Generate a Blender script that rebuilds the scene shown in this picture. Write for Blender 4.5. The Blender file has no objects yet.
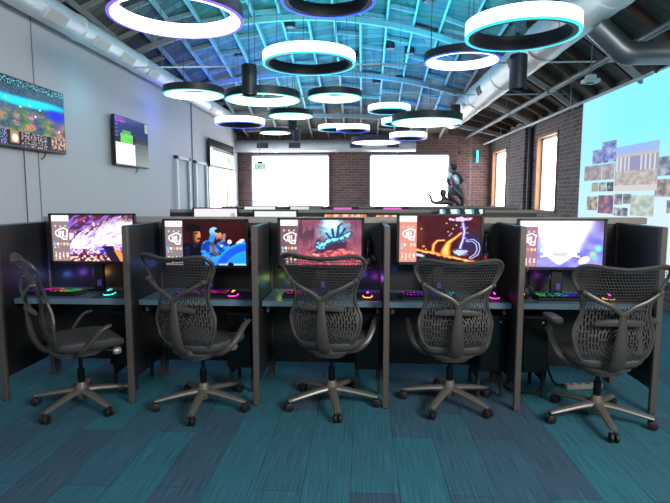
import bpy, bmesh, math, random
from mathutils import Vector, Matrix, noise
random.seed(7)
PI = math.pi
C = bpy.context.scene.collection
R_ = math.radians

# ------------------------------------------------------------------ materials
def lin(c):
    return tuple((x/12.92 if x <= .04045 else ((x+.055)/1.055)**2.4) for x in c)

def mat(name, col, rough=.5, metal=0., spec=.5, noise_amt=0., nscale=30., bump=0., bscale=200.):
    m = bpy.data.materials.new(name); m.use_nodes = True
    nt = m.node_tree; b = nt.nodes['Principled BSDF']
    c = lin(col) + (1,)
    b.inputs['Base Color'].default_value = c
    b.inputs['Roughness'].default_value = rough
    b.inputs['Metallic'].default_value = metal
    b.inputs['Specular IOR Level'].default_value = spec
    tc = nt.nodes.new('ShaderNodeTexCoord')
    if noise_amt:
        n = nt.nodes.new('ShaderNodeTexNoise'); n.inputs['Scale'].default_value = nscale; n.inputs['Detail'].default_value = 4
        nt.links.new(tc.outputs['Object'], n.inputs['Vector'])
        mx = nt.nodes.new('ShaderNodeMix'); mx.data_type = 'RGBA'
        mx.inputs[6].default_value = tuple(x*(1-noise_amt) for x in c[:3]) + (1,)
        mx.inputs[7].default_value = tuple(min(1, x*(1+noise_amt)) for x in c[:3]) + (1,)
        nt.links.new(n.outputs['Fac'], mx.inputs[0]); nt.links.new(mx.outputs[2], b.inputs['Base Color'])
    if bump:
        n2 = nt.nodes.new('ShaderNodeTexNoise'); n2.inputs['Scale'].default_value = bscale
        nt.links.new(tc.outputs['Object'], n2.inputs['Vector'])
        bp = nt.nodes.new('ShaderNodeBump'); bp.inputs['Strength'].default_value = bump; bp.inputs['Distance'].default_value = .01
        nt.links.new(n2.outputs['Fac'], bp.inputs['Height']); nt.links.new(bp.outputs['Normal'], b.inputs['Normal'])
    return m

def emit(name, col, strength, linear=False):
    m = bpy.data.materials.new(name); m.use_nodes = True
    nt = m.node_tree; b = nt.nodes['Principled BSDF']
    b.inputs['Base Color'].default_value = (.04, .04, .04, 1)
    b.inputs['Emission Color'].default_value = (tuple(col) if linear else lin(col)) + (1,)
    b.inputs['Emission Strength'].default_value = strength
    return m

def painted(name, strength=1., rough=.25):
    """glossy screen that shows the colours stored on its own mesh"""
    m = bpy.data.materials.new(name); m.use_nodes = True
    nt = m.node_tree; b = nt.nodes['Principled BSDF']
    b.inputs['Base Color'].default_value = (.004, .004, .005, 1)
    b.inputs['Roughness'].default_value = rough
    b.inputs['Specular IOR Level'].default_value = .12
    a = nt.nodes.new('ShaderNodeAttribute'); a.attribute_name = 'Col'
    nt.links.new(a.outputs['Color'], b.inputs['Emission Color'])
    b.inputs['Emission Strength'].default_value = strength
    return m

def carpet():
    m = bpy.data.materials.new('carpet_planks'); m.use_nodes = True
    nt = m.node_tree; b = nt.nodes['Principled BSDF']; L = nt.links.new
    tc = nt.nodes.new('ShaderNodeTexCoord')
    mp = nt.nodes.new('ShaderNodeMapping'); mp.inputs['Rotation'].default_value = (0, 0, R_(90))
    mp.inputs['Location'].default_value = (.13, .05, 0)
    L(tc.outputs['Object'], mp.inputs['Vector'])
    br = nt.nodes.new('ShaderNodeTexBrick')
    br.inputs['Scale'].default_value = 1; br.inputs['Brick Width'].default_value = 1.0
    br.inputs['Row Height'].default_value = .25; br.inputs['Mortar Size'].default_value = .0015
    br.inputs['Bias'].default_value = 0; br.offset = .37; br.offset_frequency = 2
    br.inputs['Color1'].default_value = lin((.25, .34, .41)) + (1,)
    br.inputs['Color2'].default_value = lin((.20, .44, .49)) + (1,)
    br.inputs['Mortar'].default_value = lin((.12, .20, .25)) + (1,)
    L(mp.outputs['Vector'], br.inputs['Vector'])
    # fine tufted lines along the plank
    mp2 = nt.nodes.new('ShaderNodeMapping'); mp2.inputs['Scale'].default_value = (210, 3, 1)
    L(tc.outputs['Object'], mp2.inputs['Vector'])
    n = nt.nodes.new('ShaderNodeTexNoise'); n.inputs['Scale'].default_value = 1; n.inputs['Detail'].default_value = 3
    L(mp2.outputs['Vector'], n.inputs['Vector'])
    rp = nt.nodes.new('ShaderNodeValToRGB')
    rp.color_ramp.elements[0].position = .32; rp.color_ramp.elements[0].color = (.5, .5, .53, 1)
    rp.color_ramp.elements[1].position = .68; rp.color_ramp.elements[1].color = (1.15, 1.15, 1.15, 1)
    L(n.outputs['Fac'], rp.inputs['Fac'])
    mx = nt.nodes.new('ShaderNodeMix'); mx.data_type = 'RGBA'; mx.blend_type = 'MULTIPLY'; mx.inputs[0].default_value = .85
    L(br.outputs['Color'], mx.inputs[6]); L(rp.outputs['Color'], mx.inputs[7])
    L(mx.outputs[2], b.inputs['Base Color'])
    b.inputs['Roughness'].default_value = .9; b.inputs['Specular IOR Level'].default_value = .15
    bp = nt.nodes.new('ShaderNodeBump'); bp.inputs['Strength'].default_value = .25; bp.inputs['Distance'].default_value = .004
    L(n.outputs['Fac'], bp.inputs['Height']); L(bp.outputs['Normal'], b.inputs['Normal'])
    return m

def brick(name, rot, c1, c2, mo):
    m = bpy.data.materials.new(name); m.use_nodes = True
    nt = m.node_tree; b = nt.nodes['Principled BSDF']; L = nt.links.new
    tc = nt.nodes.new('ShaderNodeTexCoord')
    sx = nt.nodes.new('ShaderNodeSeparateXYZ'); L(tc.outputs['Object'], sx.inputs[0])
    cb = nt.nodes.new('ShaderNodeCombineXYZ')
    L(sx.outputs['X' if rot == 'x' else 'Y'], cb.inputs['X']); L(sx.outputs['Z'], cb.inputs['Y'])
    br = nt.nodes.new('ShaderNodeTexBrick'); br.inputs['Scale'].default_value = 1
    br.inputs['Brick Width'].default_value = .23; br.inputs['Row Height'].default_value = .082
    br.inputs['Mortar Size'].default_value = .008; br.inputs['Bias'].default_value = -.1
    br.inputs['Color1'].default_value = lin(c1) + (1,); br.inputs['Color2'].default_value = lin(c2) + (1,)
    br.inputs['Mortar'].default_value = lin(mo) + (1,)
    L(cb.outputs[0], br.inputs['Vector'])
    n = nt.nodes.new('ShaderNodeTexNoise'); n.inputs['Scale'].default_value = 7; n.inputs['Detail'].default_value = 5
    L(tc.outputs['Object'], n.inputs['Vector'])
    mx = nt.nodes.new('ShaderNodeMix'); mx.data_type = 'RGBA'; mx.blend_type = 'MULTIPLY'; mx.inputs[0].default_value = .6
    L(br.outputs['Color'], mx.inputs[6]); L(n.outputs['Color'], mx.inputs[7]); L(mx.outputs[2], b.inputs['Base Color'])
    b.inputs['Roughness'].default_value = .85
    bp = nt.nodes.new('ShaderNodeBump'); bp.inputs['Strength'].default_value = .6; bp.inputs['Distance'].default_value = .01
    bp.invert = True
    L(br.outputs['Fac'], bp.inputs['Height']); L(bp.outputs['Normal'], b.inputs['Normal'])
    return m

def planks(name, c1, c2, axis_scale):
    m = bpy.data.materials.new(name); m.use_nodes = True
    nt = m.node_tree; b = nt.nodes['Principled BSDF']; L = nt.links.new
    tc = nt.nodes.new('ShaderNodeTexCoord')
    br = nt.nodes.new('ShaderNodeTexBrick'); br.inputs['Scale'].default_value = 1
    br.inputs['Brick Width'].default_value = 2.6; br.inputs['Row Height'].default_value = .17
    br.inputs['Mortar Size'].default_value = .006
    br.inputs['Color1'].default_value = lin(c1) + (1,); br.inputs['Color2'].default_value = lin(c2) + (1,)
    br.inputs['Mortar'].default_value = (.005, .005, .006, 1)
    mp = nt.nodes.new('ShaderNodeMapping'); mp.inputs['Rotation'].default_value = (0, 0, R_(20))
    L(tc.outputs['Object'], mp.inputs['Vector']); L(mp.outputs['Vector'], br.inputs['Vector'])
    n = nt.nodes.new('ShaderNodeTexNoise'); n.inputs['Scale'].default_value = 3; n.inputs['Detail'].default_value = 6
    L(tc.outputs['Object'], n.inputs['Vector'])
    mx = nt.nodes.new('ShaderNodeMix'); mx.data_type = 'RGBA'; mx.blend_type = 'MULTIPLY'; mx.inputs[0].default_value = .7
    L(br.outputs['Color'], mx.inputs[6]); L(n.outputs['Color'], mx.inputs[7]); L(mx.outputs[2], b.inputs['Base Color'])
    b.inputs['Roughness'].default_value = .8
    return m

def duct_metal(name, col, axis, scale=14.):
    m = bpy.data.materials.new(name); m.use_nodes = True
    nt = m.node_tree; b = nt.nodes['Principled BSDF']; L = nt.links.new
    b.inputs['Base Color'].default_value = lin(col) + (1,)
    b.inputs['Metallic'].default_value = .45; b.inputs['Roughness'].default_value = .42
    tc = nt.nodes.new('ShaderNodeTexCoord')
    w = nt.nodes.new('ShaderNodeTexWave'); w.bands_direction = axis; w.inputs['Scale'].default_value = scale
    w.inputs['Distortion'].default_value = .2
    L(tc.outputs['Object'], w.inputs['Vector'])
    bp = nt.nodes.new('ShaderNodeBump'); bp.inputs['Strength'].default_value = .35; bp.inputs['Distance'].default_value = .01
    L(w.outputs['Fac'], bp.inputs['Height']); L(bp.outputs['Normal'], b.inputs['Normal'])
    return m

M = dict(
    carpet=carpet(),
    brick_back=brick('brick_back', 'x', (.42, .30, .30), (.56, .40, .38), (.56, .52, .54)),
    brick_right=brick('brick_right', 'y', (.40, .34, .35), (.54, .46, .46), (.60, .60, .62)),
    wall=mat('painted_grey_wall', (.74, .74, .76), .7, noise_amt=.03, nscale=2),
    seam=mat('dark_seam', (.46, .47, .50), .7),
    deck=planks('roof_boards', (.36, .35, .34), (.52, .50, .47), 1),
    timber=mat('grey_timber', (.56, .57, .58), .8, noise_amt=.25, nscale=8),
    darktimber=mat('brown_timber', (.30, .23, .19), .8, noise_amt=.3, nscale=8),
    steel=mat('painted_steel', (.42, .45, .48), .5, .4),
    duct_y=duct_metal('spiral_duct_long', (.92, .93, .94), 'Y'),
    duct_x=duct_metal('spiral_duct_cross', (.70, .72, .75), 'X'),
    ductplain=mat('plain_duct_metal', (.55, .58, .60), .4, .8),
    grille=mat('vent_grille', (.25, .27, .30), .5, .3),
    ducthole=mat('vent_louvre_light', (.80, .80, .78), .5, .1),
    black=mat('black_plastic', (.055, .055, .06), .42, noise_amt=.1),
    blackgloss=mat('gloss_black', (.03, .03, .035), .2),
    rubber=mat('black_rubber', (.06, .06, .065), .6),
    panel=mat('charcoal_panel', (.115, .12, .13), .45, noise_amt=.15, nscale=12),
    post=mat('brushed_grey_post', (.34, .325, .31), .45, .35, noise_amt=.08),
    rail=mat('grey_beige_rail', (.50, .49, .46), .55),
    desk=mat('blue_grey_laminate', (.29, .41, .47), .35, noise_amt=.06, nscale=20),
    edge=mat('laminate_edge', (.32, .43, .49), .5),
    mesh=mat('graphite_chair_mesh', (.245, .24, .235), .42),
    frame=mat('graphite_chair_frame', (.26, .25, .24), .36, .15),
    seat=mat('grey_seat_mesh', (.24, .245, .245), .7, bump=.3, bscale=400),
    alu=mat('warm_grey_metal', (.43, .415, .395), .38, .35),
    silver=mat('silver_knob', (.62, .60, .58), .35, .4),
    dkmetal=mat('dark_fixture_metal', (.16, .175, .195), .45, .3),
    cable=mat('thin_cable', (.22, .24, .26), .5),
    white=mat('white_plastic', (.85, .86, .87), .4),
    wood=mat('warm_window_wood', (.60, .42, .30), .6, noise_amt=.2, nscale=10),
    winframe=mat('window_frame_grey', (.62, .68, .74), .5),
    doorframe=mat('pale_door_frame', (.74, .78, .80), .5),
    doorleaf=mat('teal_grey_door', (.36, .48, .54), .5),
    red=mat('red_plastic', (.65, .10, .08), .4),
    statue_dark=mat('dark_bronze', (.33, .31, .33), .35, .5),
    statue_light=mat('pale_steel', (.90, .90, .97), .3, .4),
    statue_rose=mat('rose_cloth', (.82, .62, .62), .6),
    padblack=mat('cloth_mousepad', (.10, .11, .125), .8),
    day=emit('daylit_blind', (1., 1., 1.), 7.0),
    day_small=emit('daylit_glass', (1., .985, .96), 9.0),
    screen=painted('lit_screen', 1.0),
    screen_hi=painted('bright_screen', 1.35),
    proj=painted('projected_image', 1.08, .9),
    keys=painted('lit_keys', 1.1, .5),
    green=emit('green_sign_letters', (.02, .62, .50), .7),
    teal_led=emit('teal_led', (.2, .9, .9), 3),
    pink_led=emit('pink_led', (1., .2, .75), 3),
    amber_led=emit('amber_led', (1., .65, .2), 3),
    red_led=emit('red_led', (1., .12, .10), .3),
    violet_led=emit('violet_led', (.45, .2, .9), .22),
    blue_led=emit('blue_led', (.15, .4, .95), .25),
    acrylic=emit('edge_lit_sign_plate', (.86, .98, .95), .9),
    r_cyan=emit('ring_cyan', (.62, .93, 1.0), 5.0, True),
    r_teal=emit('ring_teal', (.60, 1.0, .93), 5.0, True),
    r_blue=emit('ring_blue', (.55, .66, 1.0), 5.0, True),
    r_violet=emit('ring_violet', (.66, .62, 1.0), 5.0, True),
    r_cyan_lip=emit('ring_cyan_lip', (.03, .72, 1.0), 1.5, True),  # saturated lips put the coloured halo of the rings into the rim
    r_teal_lip=emit('ring_teal_lip', (.03, .80, .62), 1.3, True),
    r_blue_lip=emit('ring_blue_lip', (.03, .10, 1.0), 1.6, True),
    r_violet_lip=emit('ring_violet_lip', (.16, .10, 1.0), 1.6, True),
)

# ------------------------------------------------------------------ mesh builder
class MB:
    def __init__(s): s.v = []; s.f = []; s.c = []
    def add(s, vs, fs, M4=None, col=None):
        o = len(s.v)
        s.v += [tuple(M4 @ Vector(p)) if M4 else tuple(p) for p in vs]
        s.f += [tuple(i+o for i in f) for f in fs]
        s.c += [col]*len(fs)
        return s
    def box(s, c, d, r=.003, rot=None, col=None, seg=1):
        bm = bmesh.new(); bmesh.ops.create_cube(bm, size=1)
        bmesh.ops.scale(bm, vec=d, verts=bm.verts)
        r = min(r, min(d)*.45)
        if r > 0:
            bmesh.ops.bevel(bm, geom=bm.edges[:], offset=r, segments=seg, affect='EDGES', profile=.5)
        T = Matrix.Translation(c)
        if rot: T = T @ rot
        bm.verts.index_update()
        s.add([v.co.copy() for v in bm.verts], [[v.index for v in f.verts] for f in bm.faces], T, col)
        bm.free(); return s
    def span(s, x0, x1, y0, y1, z0, z1, r=.003, col=None):
        return s.box(((x0+x1)/2, (y0+y1)/2, (z0+z1)/2), (x1-x0, y1-y0, z1-z0), r, None, col)
    def loft(s, rings, caps=True, M4=None, col=None, closed=False):
        n = len(rings[0]); vs = [p for r in rings for p in r]; fs = []
        K = len(rings)
        for k in range(K if closed else K-1):
            a, b = k*n, ((k+1) % K)*n
            for i in range(n):
                j = (i+1) % n
                fs.append((a+i, a+j, b+j, b+i))
        if caps and not closed:
            fs.append(tuple(reversed(range(n)))); fs.append(tuple((K-1)*n+i for i in range(n)))
        return s.add(vs, fs, M4, col)
    def lathe(s, prof, seg=24, M4=None, caps=True, closed=False, col=None):
        rings = [[(r*math.cos(2*PI*i/seg), r*math.sin(2*PI*i/seg), z) for i in range(seg)] for r, z in prof]
        return s.loft(rings, caps, M4, col, closed)
    def tube(s, path, rad, seg=8, flat=1., up=(0, 0, 1), M4=None, col=None, closed=False):
        P = [Vector(p) for p in path]; n = len(P)
        if not isinstance(rad, (list, tuple)): rad = [rad]*n
        rings = []
        side = None
        for i in range(n):
            if closed: t = (P[(i+1) % n]-P[i-1])
            else: t = (P[min(i+1, n-1)]-P[max(i-1, 0)])
            t.normalize()
            u = Vector(up); sd = t.cross(u)
            if sd.length < 1e-3: sd = t.cross(Vector((0, 1, 0)))
            sd.normalize()
            if side and sd.dot(side) < 0: sd = -sd
            side = sd
            w = sd.cross(t)
            rings.append([tuple(P[i] + sd*(rad[i]*math.cos(2*PI*k/seg)) + w*(rad[i]*flat*math.sin(2*PI*k/seg))) for k in range(seg)])
        return s.loft(rings, True, M4, col, closed)
    def build(s, name, m, parent=None, smooth=True, loc=None, rot=None):
        me = bpy.data.meshes.new(name); me.from_pydata(s.v, [], s.f); me.update()
        if isinstance(m, str): m = M[m]
        me.materials.append(m)
        if any(c is not None for c in s.c):
            at = me.color_attributes.new('Col', 'FLOAT_COLOR', 'CORNER')
            buf = []
            for p, c in zip(me.polygons, s.c):
                cc = (c or (0, 0, 0))
                buf += [cc[0], cc[1], cc[2], 1.]*p.loop_total
            at.data.foreach_set('color', buf)
        if smooth:
            me.shade_smooth()
            try: me.set_sharp_from_angle(angle=R_(38))
            except Exception: pass
        o = bpy.data.objects.new(name, me); C.objects.link(o)
        if parent: o.parent = parent
        if loc: o.location = loc
        if rot: o.rotation_euler = rot
        return o

def spline(pts, n=6, closed=False):
    P = [Vector(p) for p in pts]; out = []; K = len(P)
    for i in range(K if closed else K-1):
        if closed: p0, p1, p2, p3 = P[i-1], P[i], P[(i+1) % K], P[(i+2) % K]
        else: p0, p1, p2, p3 = P[max(i-1, 0)], P[i], P[i+1], P[min(i+2, K-1)]
        for k in range(n):
            t = k/n
            out.append(.5*((2*p1)+(p2-p0)*t+(2*p0-5*p1+4*p2-p3)*t*t+(3*p1-p0-3*p2+p3)*t**3))
    if not closed: out.append(P[-1])
    return out

def sup(a, b, n, e=4., cx=0., cy=0.):
    o = []
    for i in range(n):
        t = 2*PI*i/n; c, s_ = math.cos(t), math.sin(t)
        o.append((cx+a*math.copysign(abs(c)**(2/e), c), cy+b*math.copysign(abs(s_)**(2/e), s_)))
    return o

# ------------------------------------------------------------------ tagging
def tag(o, label, cat, group=None, kind=None):
    if label: o['label'] = label
    if cat: o['category'] = cat
    if group: o['group'] = group
    if kind: o['kind'] = kind
    return o
def thing(name, label, cat, loc=(0, 0, 0), rz=0, group=None):
    o = bpy.data.objects.new(name, None); C.objects.link(o)
    o.empty_display_size = .1
    o.location = loc; o.rotation_euler = (0, 0, rz)
    return tag(o, label, cat, group)
def struct(o, label=None, cat=None):
    o['kind'] = 'structure'
    if label: o['label'] = label
    if cat: o['category'] = cat
    return o
def dup(root, loc, rz=None, label=None, group=None):
    r = root.copy(); C.objects.link(r); r.location = loc
    if rz is not None: r.rotation_euler = (0, 0, rz)
    if label: r['label'] = label
    if group: r['group'] = group
    for ch in list(root.children):
        c = ch.copy(); C.objects.link(c); c.parent = r
        for g in list(ch.children):
            d = g.copy(); C.objects.link(d); d.parent = c
    return r

def text_mesh(name, body, size, m, parent, loc, rot, align='CENTER'):
    cu = bpy.data.curves.new(name, 'FONT'); cu.body = body; cu.size = size; cu.extrude = .0008; cu.align_x = align
    t = bpy.data.objects.new(name, cu); C.objects.link(t)
    dg = bpy.context.evaluated_depsgraph_get()
    me = bpy.data.meshes.new_from_object(t.evaluated_get(dg))
    bpy.data.objects.remove(t)
    me.materials.clear(); me.materials.append(M[m])
    o = bpy.data.objects.new(name, me); C.objects.link(o); o.parent = parent
    o.location = loc; o.rotation_euler = rot
    return o

# ------------------------------------------------------------------ paint helpers (sRGB in, linear stored)
def mixc(a, b, t):
    t = max(0., min(1., t)); return tuple(a[i]*(1-t)+b[i]*t for i in range(3))
def fb(x, y, s=0., o=4): return noise.fractal(Vector((x, y, s)), 1., 2., o)*.5+.5
def ss(a, b, x):
    t = max(0., min(1., (x-a)/(b-a) if b != a else 0)); return t*t*(3-2*t)
def segd(px, py, ax, ay, bx, by):
    dx, dy = bx-ax, by-ay; l = dx*dx+dy*dy
    t = 0 if l == 0 else max(0, min(1, ((px-ax)*dx+(py-ay)*dy)/l))
    return math.hypot(px-ax-t*dx, py-ay-t*dy)
def ell(x, y, cx, cy, a, b, rot=0):
    dx, dy = x-cx, y-cy
    if rot:
        c, s_ = math.cos(rot), math.sin(rot); dx, dy = dx*c+dy*s_, -dx*s_+dy*c
    return math.hypot(dx/a, dy/b)
def grid_screen(name, w, h, nx, ny, fn, m, parent, loc, rot=(PI/2, 0, 0)):
    """lit panel in local XY, facing +Z before rotation; fn(u,v) with v upward"""
    me_v = [((i/nx-.5)*w, (j/ny-.5)*h, 0) for j in range(ny+1) for i in range(nx+1)]
    b = MB(); b.v = me_v
    for j in range(ny):
        for i in range(nx):
            a = j*(nx+1)+i
            b.f.append((a, a+1, a+nx+2, a+nx+1))
            b.c.append(lin(tuple(max(0, min(1, q)) for q in fn((i+.5)/nx, (j+.5)/ny))))
    return b.build(name, m, parent, False, loc, rot)

# ------------------------------------------------------------------ camera
cam = bpy.data.cameras.new('camera'); co = bpy.data.objects.new('camera', cam); C.objects.link(co)
cam.sensor_width = 36; cam.sensor_fit = 'HORIZONTAL'; cam.lens = 36*520/670; cam.clip_start = .05; cam.clip_end = 100
th = math.atan(55.5/520); yaw = math.atan(27/(520/math.cos(th)))
co.location = (0, 0, 1.5); co.rotation_euler = (PI/2-th, 0, yaw)
bpy.context.scene.camera = co

# ------------------------------------------------------------------ room shell
XL, XR, YB = -4.0, 4.05, 16.8
CX, CZ, CR = -1.2, 5.4, 7.6            # roof vault: crown position and radius
ZE = 3.36                               # the vault sinks to this height at the back wall
def roof(x, y=5.):
    g = 1-(max(0, y-7.5)/9.6)**1.5
    return ZE+(CZ-CR+math.sqrt(max(0, CR*CR-(x-CX)**2))-ZE)*g
def roof_tilt(x, y): return math.atan2(roof(x-.05, y)-roof(x+.05, y), .1)

struct(MB().span(-6.5, 4.4, -1.2, 17.2, -.1, 0, 0).build('floor', 'carpet', None, False))
# left partition, split round the glazed door
struct(MB().span(XL-.12, XL, -1.2, 16.75, 0, 3.9, 0).build('wall_left', 'wall', None, False))
struct(MB().span(XL, XL+.006, 6.31, 6.325, 0, 3.95, 0).build('trim_1', 'seam', None, False))
struct(MB().span(XL, XL+.02, 12.2, 12.235, 0, 3.95, 0).build('trim_2', 'seam', None, False))
struct(MB().span(XL, XL+.02, -1.2, 11.0, 0, .1, .004).build('baseboard_left', 'seam', None, False))
b = MB(); b.span(-6.5, 4.4, YB, YB+.25, 0, 5.2, 0)
struct(b.build('wall_back', 'brick_back', None, False))
# right wall with two real openings
W1 = (11.15, 12.45, 1.15, 2.86); W2 = (15.0, 16.55, 1.0, 2.86)
b = MB()
for y0, y1 in ((-1.2, W1[0]), (W1[1], W2[0]), (W2[1], 17.05)): b.span(XR, XR+.35, y0, y1, 0, 3.5, 0)
for w in (W1, W2):
    b.span(XR, XR+.35, w[0], w[1], 0, w[2], 0); b.span(XR, XR+.35, w[0], w[1], w[3], 3.5, 0)
struct(b.build('wall_right', 'brick_right', None, False))
for i, (y0, y1) in enumerate(((12.95, 14.25),)):
    struct(MB().span(XR-.14, XR, y0, y1, 0, 3.3, 0).build('trim_3', 'brick_right', None, False))
for i, (w, nm) in enumerate(((W1, 'window_3'), (W2, 'window_4'))):
    t = thing(nm, None, None, (XR, (w[0]+w[1])/2, w[2])); t['kind'] = 'structure'
    h = w[3]-w[2]; hw = (w[1]-w[0])/2
    f = MB()
    f.span(-.02, .34, hw-.05, hw, 0, h); f.span(-.02, .34, -hw, -hw+.05, 0, h)
    f.span(-.02, .34, -hw, hw, h-.05, h); f.span(-.03, .34, -hw, hw, 0, .04)
    f.build('window_frame', 'wood', t, False)
    MB().span(.09, .13, hw-.11, hw-.05, .04, h-.05).span(.09, .13, -hw+.05, -hw+.08, .04, h-.05).span(.09, .13, -hw, hw, h-.10, h-.05).build('sash', 'doorframe', t, False)
    MB().span(.13, .15, -hw+.05, hw-.05, .04, h-.05, 0).build('window_pane', 'day_small', t, False)
# back windows with daylit blinds
for nm, x0, x1 in (('window_1', -3.51, -1.09), ('window_2', .28, 2.70)):
    t = thing(nm, None, None, ((x0+x1)/2, YB, .95)); t['kind'] = 'structure'
    hw = (x1-x0)/2; H = 1.81
    f = MB(); f.span(-hw-.05, -hw, -.06, 0, -.05, H+.05); f.span(hw, hw+.05, -.06, 0, -.05, H+.05)
    f.span(-hw-.05, hw+.05, -.06, 0, H, H+.06); f.span(-hw-.08, hw+.08, -.1, 0, -.08, 0)
    f.build('window_frame', 'winframe', t, False)
    MB().span(-hw, hw, -.03, -.01, 0, H, 0).build('roller_blind', 'day', t, False)
# left wall doors
def door(nm, y0, y1, h):
    t = thing(nm, None, None, (XL, (y0+y1)/2, 0)); t['kind'] = 'structure'
    hw = (y1-y0)/2; f = MB()
    f.span(0, .07, -hw, -hw+.1, 0, h); f.span(0, .07, hw-.1, hw, 0, h); f.span(0, .07, -hw, hw, h-.07, h)
    f.build('door_frame', 'doorframe', t, False)
    d = MB().span(.001, .03, -hw+.1, hw-.1, .01, h-.07).build('door_leaf', 'doorleaf', t, False)
    MB().tube([(.03, -hw+.2, 1.02), (.08, -hw+.2, 1.02), (.08, -hw+.32, 1.02)], .01).build('door_handle', 'steel', d)
door('door_1', 11.0, 11.9, 2.36); door('door_2', 12.28, 13.22, 2.34)
t = thing('door_3', None, None, (XL, 14.75, 0)); t['kind'] = 'structure'
f = MB()
for y in (-1.45, .85, 1.36): f.span(0, .07, y, y+.09, 0, 2.3)
f.span(0, .07, -1.45, 1.45, 2.24, 2.32); f.build('door_frame', 'doorframe', t, False)
MB().span(.005, .02, -1.36, .85, .05, 2.24, 0).span(.005, .02, .94, 1.36, .05, 2.24, 0).build('glass_pane', 'day_small', t, False)
MB().span(.02, .06, .45, .50, .05, 2.24).build('door_edge', 'red', t, False)

# roof
YS = [-1.2, 2., 5., 7.5]+[8.2+.8*i for i in range(11)]+[17.05]
XS = [-6.5+10.7*i/36 for i in range(37)]
b = MB(); nX = len(XS)
b.v = [(x, y, roof(x, y)+dz) for dz in (0, .12) for y in YS for x in XS]
K = nX*len(YS)
for j in range(len(YS)-1):
    for i in range(nX-1):
        a = j*nX+i
        b.f += [(a, a+nX, a+nX+1, a+1), (K+a, K+a+1, K+a+nX+1, K+a+nX)]; b.c += [None]*2
struct(b.build('ceiling', 'deck', None, True))
# long joists under the boards
ang0 = math.asin((-6.3-CX)/CR); ang1 = math.asin((2.6-CX)/CR); s0 = ang0; JX = []
while s0 < ang1: JX.append(CX+CR*math.sin(s0)); s0 += .52/CR
for x in JX:
    rings = []
    for y in YS:
        y = min(y, 16.78); z = roof(x, y); t_ = roof_tilt(x, y); ux, uz = math.cos(t_), -math.sin(t_); nx_, nz_ = math.sin(t_), math.cos(t_)
        rings.append([(x+ux*a-nx_*d, y, z+uz*a-nz_*d) for a, d in ((-.02, .0), (.02, .0), (.02, .13), (-.02, .13))])
    struct(MB().loft(rings).build('ceiling_joist', 'timber', None, False))
# short cross battens between the joists (one fitted set)
b = MB()
for k, (x0, x1) in enumerate(zip(JX, JX[1:])):
    xm = (x0+x1)/2
    for q in range(14):
        y = -.4+q*1.28+(.55 if k % 2 else 0)+random.uniform(-.1, .1)
        if y > 16.5: continue
        b.box((xm, y, roof(xm, y)-.05), (.50, .04, .08), .003, Matrix.Rotation(roof_tilt(xm, y), 4, 'Y'))
struct(b.build('ceiling_batten', 'timber', None, False))
# curved rafters of the low dark side of the roof
y = 3.2
while y < 16.6:
    rings = []
    for i in range(9):
        x = 2.6+(4.04-2.6)*i/8; z = roof(x, y)-.08
        rings.append([(x, y-.025, z-.08), (x, y+.025, z-.08), (x, y+.025, z+.08), (x, y-.025, z+.08)])
    struct(MB().loft(rings).build('ceiling_rafter', 'darktimber', None, False)); y += .62
# shallow curved trusses
for yy in (5.5, 7.9, 10.3, 12.7, 15.1):
    t = thing('roof_truss', None, None, (0, yy, 0)); t['kind'] = 'structure'
    rings = []
    for i in range(25):
        x = -6.2+10.2*i/24; z = roof(x, yy)
        rings.append([(x, dy, z-d) for d, dy in ((.14, -.04), (.14, .04), (.24, .04), (.24, -.04))])
    MB().loft(rings).build('top_chord', 'timber', t, False)
    if yy in (7.9, 10.3): MB().tube([(-3.45, 0, 3.42), (4.0, 0, 3.42)], .013, 8).build('tie_rod', 'doorframe', t)
    if yy < 11:
        for x in (-3.0, -.4, 2.2): MB().tube([(x, 0, 3.42 if yy in (7.9, 10.3) else roof(x, yy)-.5), (x, 0, roof(x, yy)-.2)], .007, 6).build('hanger_rod', 'steel', t)

# ------------------------------------------------------------------ ducts and pipes
def duct(name, p0, p1, r, m, label, vents=()):
    p0, p1 = Vector(p0), Vector(p1); t = thing(name, label, 'duct', p0)
    d = p1-p0; L = d.length; q = d.normalized()
    Mx = q.to_track_quat('Z', 'Y').to_matrix().to_4x4()
    along_y = abs(q.y) > .5
    rib = [(r, 0)]
    MB().tube([(0, 0, 0)]+[tuple(d*i/12) for i in range(1, 13)], r, 28).build('duct_pipe', m, t)
    for k in range(1, int(L/1.9)+1):
        c = q*(k*1.9)
        if c.length > L-.2: break
        MB().lathe([(r+.002, -.04), (r+.012, -.03), (r+.012, .03), (r+.002, .04)], 28, Matrix.Translation(c) @ Mx).build('joint_band', m, t)
    return t, q, r
t, q, r = duct('spiral_duct', (-3.80, 3.2, 3.727), (-3.80, 14.8, 3.727), .16, 'duct_y', 'long galvanised spiral duct along the top of the grey left wall')
for y in (6.33, 7.42, 8.25, 9.25, 11.0, 13.0):
    v = MB()
    a = R_(-38)
    v.box((0, 0, 0), (.15, .40, .03), .006)
    for k in range(6): v.box((-.055+k*.022, 0, .017), (.006, .38, .012), .001)
    v.build('vent_grille', 'ducthole', t, False, (r*.98*math.cos(a), y-3.2, r*.98*math.sin(a)), (0, R_(90)-a, 0))
t, q, r = duct('spiral_duct', (2.38, 3.4, 3.52), (2.38, 14.2, 3.52), .25, 'duct_y', 'large spiral duct under the roof on the right, running away to the back')
for y in (7.9, 10.0, 12.2):
    a = R_(200)
    v = MB().box((0, 0, 0), (.14, .30, .03), .006)
    for k in range(4): v.box((-.045+k*.03, 0, .017), (.006, .28, .012), .001)
    v.build('vent_grille', 'grille', t, False, (r*.98*math.cos(a), y-3.4, r*.98*math.sin(a)), (0, R_(90)-a, 0))
br = thing('branch_duct', 'short elbow duct turning from the large right duct to the brick wall', 'duct', (2.42, 5.75, 3.26))
MB().tube([(0, 0, 0), (.14, 0, -.13), (.27, 0, -.25)], .12, 24).build('inclined_pipe', 'ductplain', br)
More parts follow.
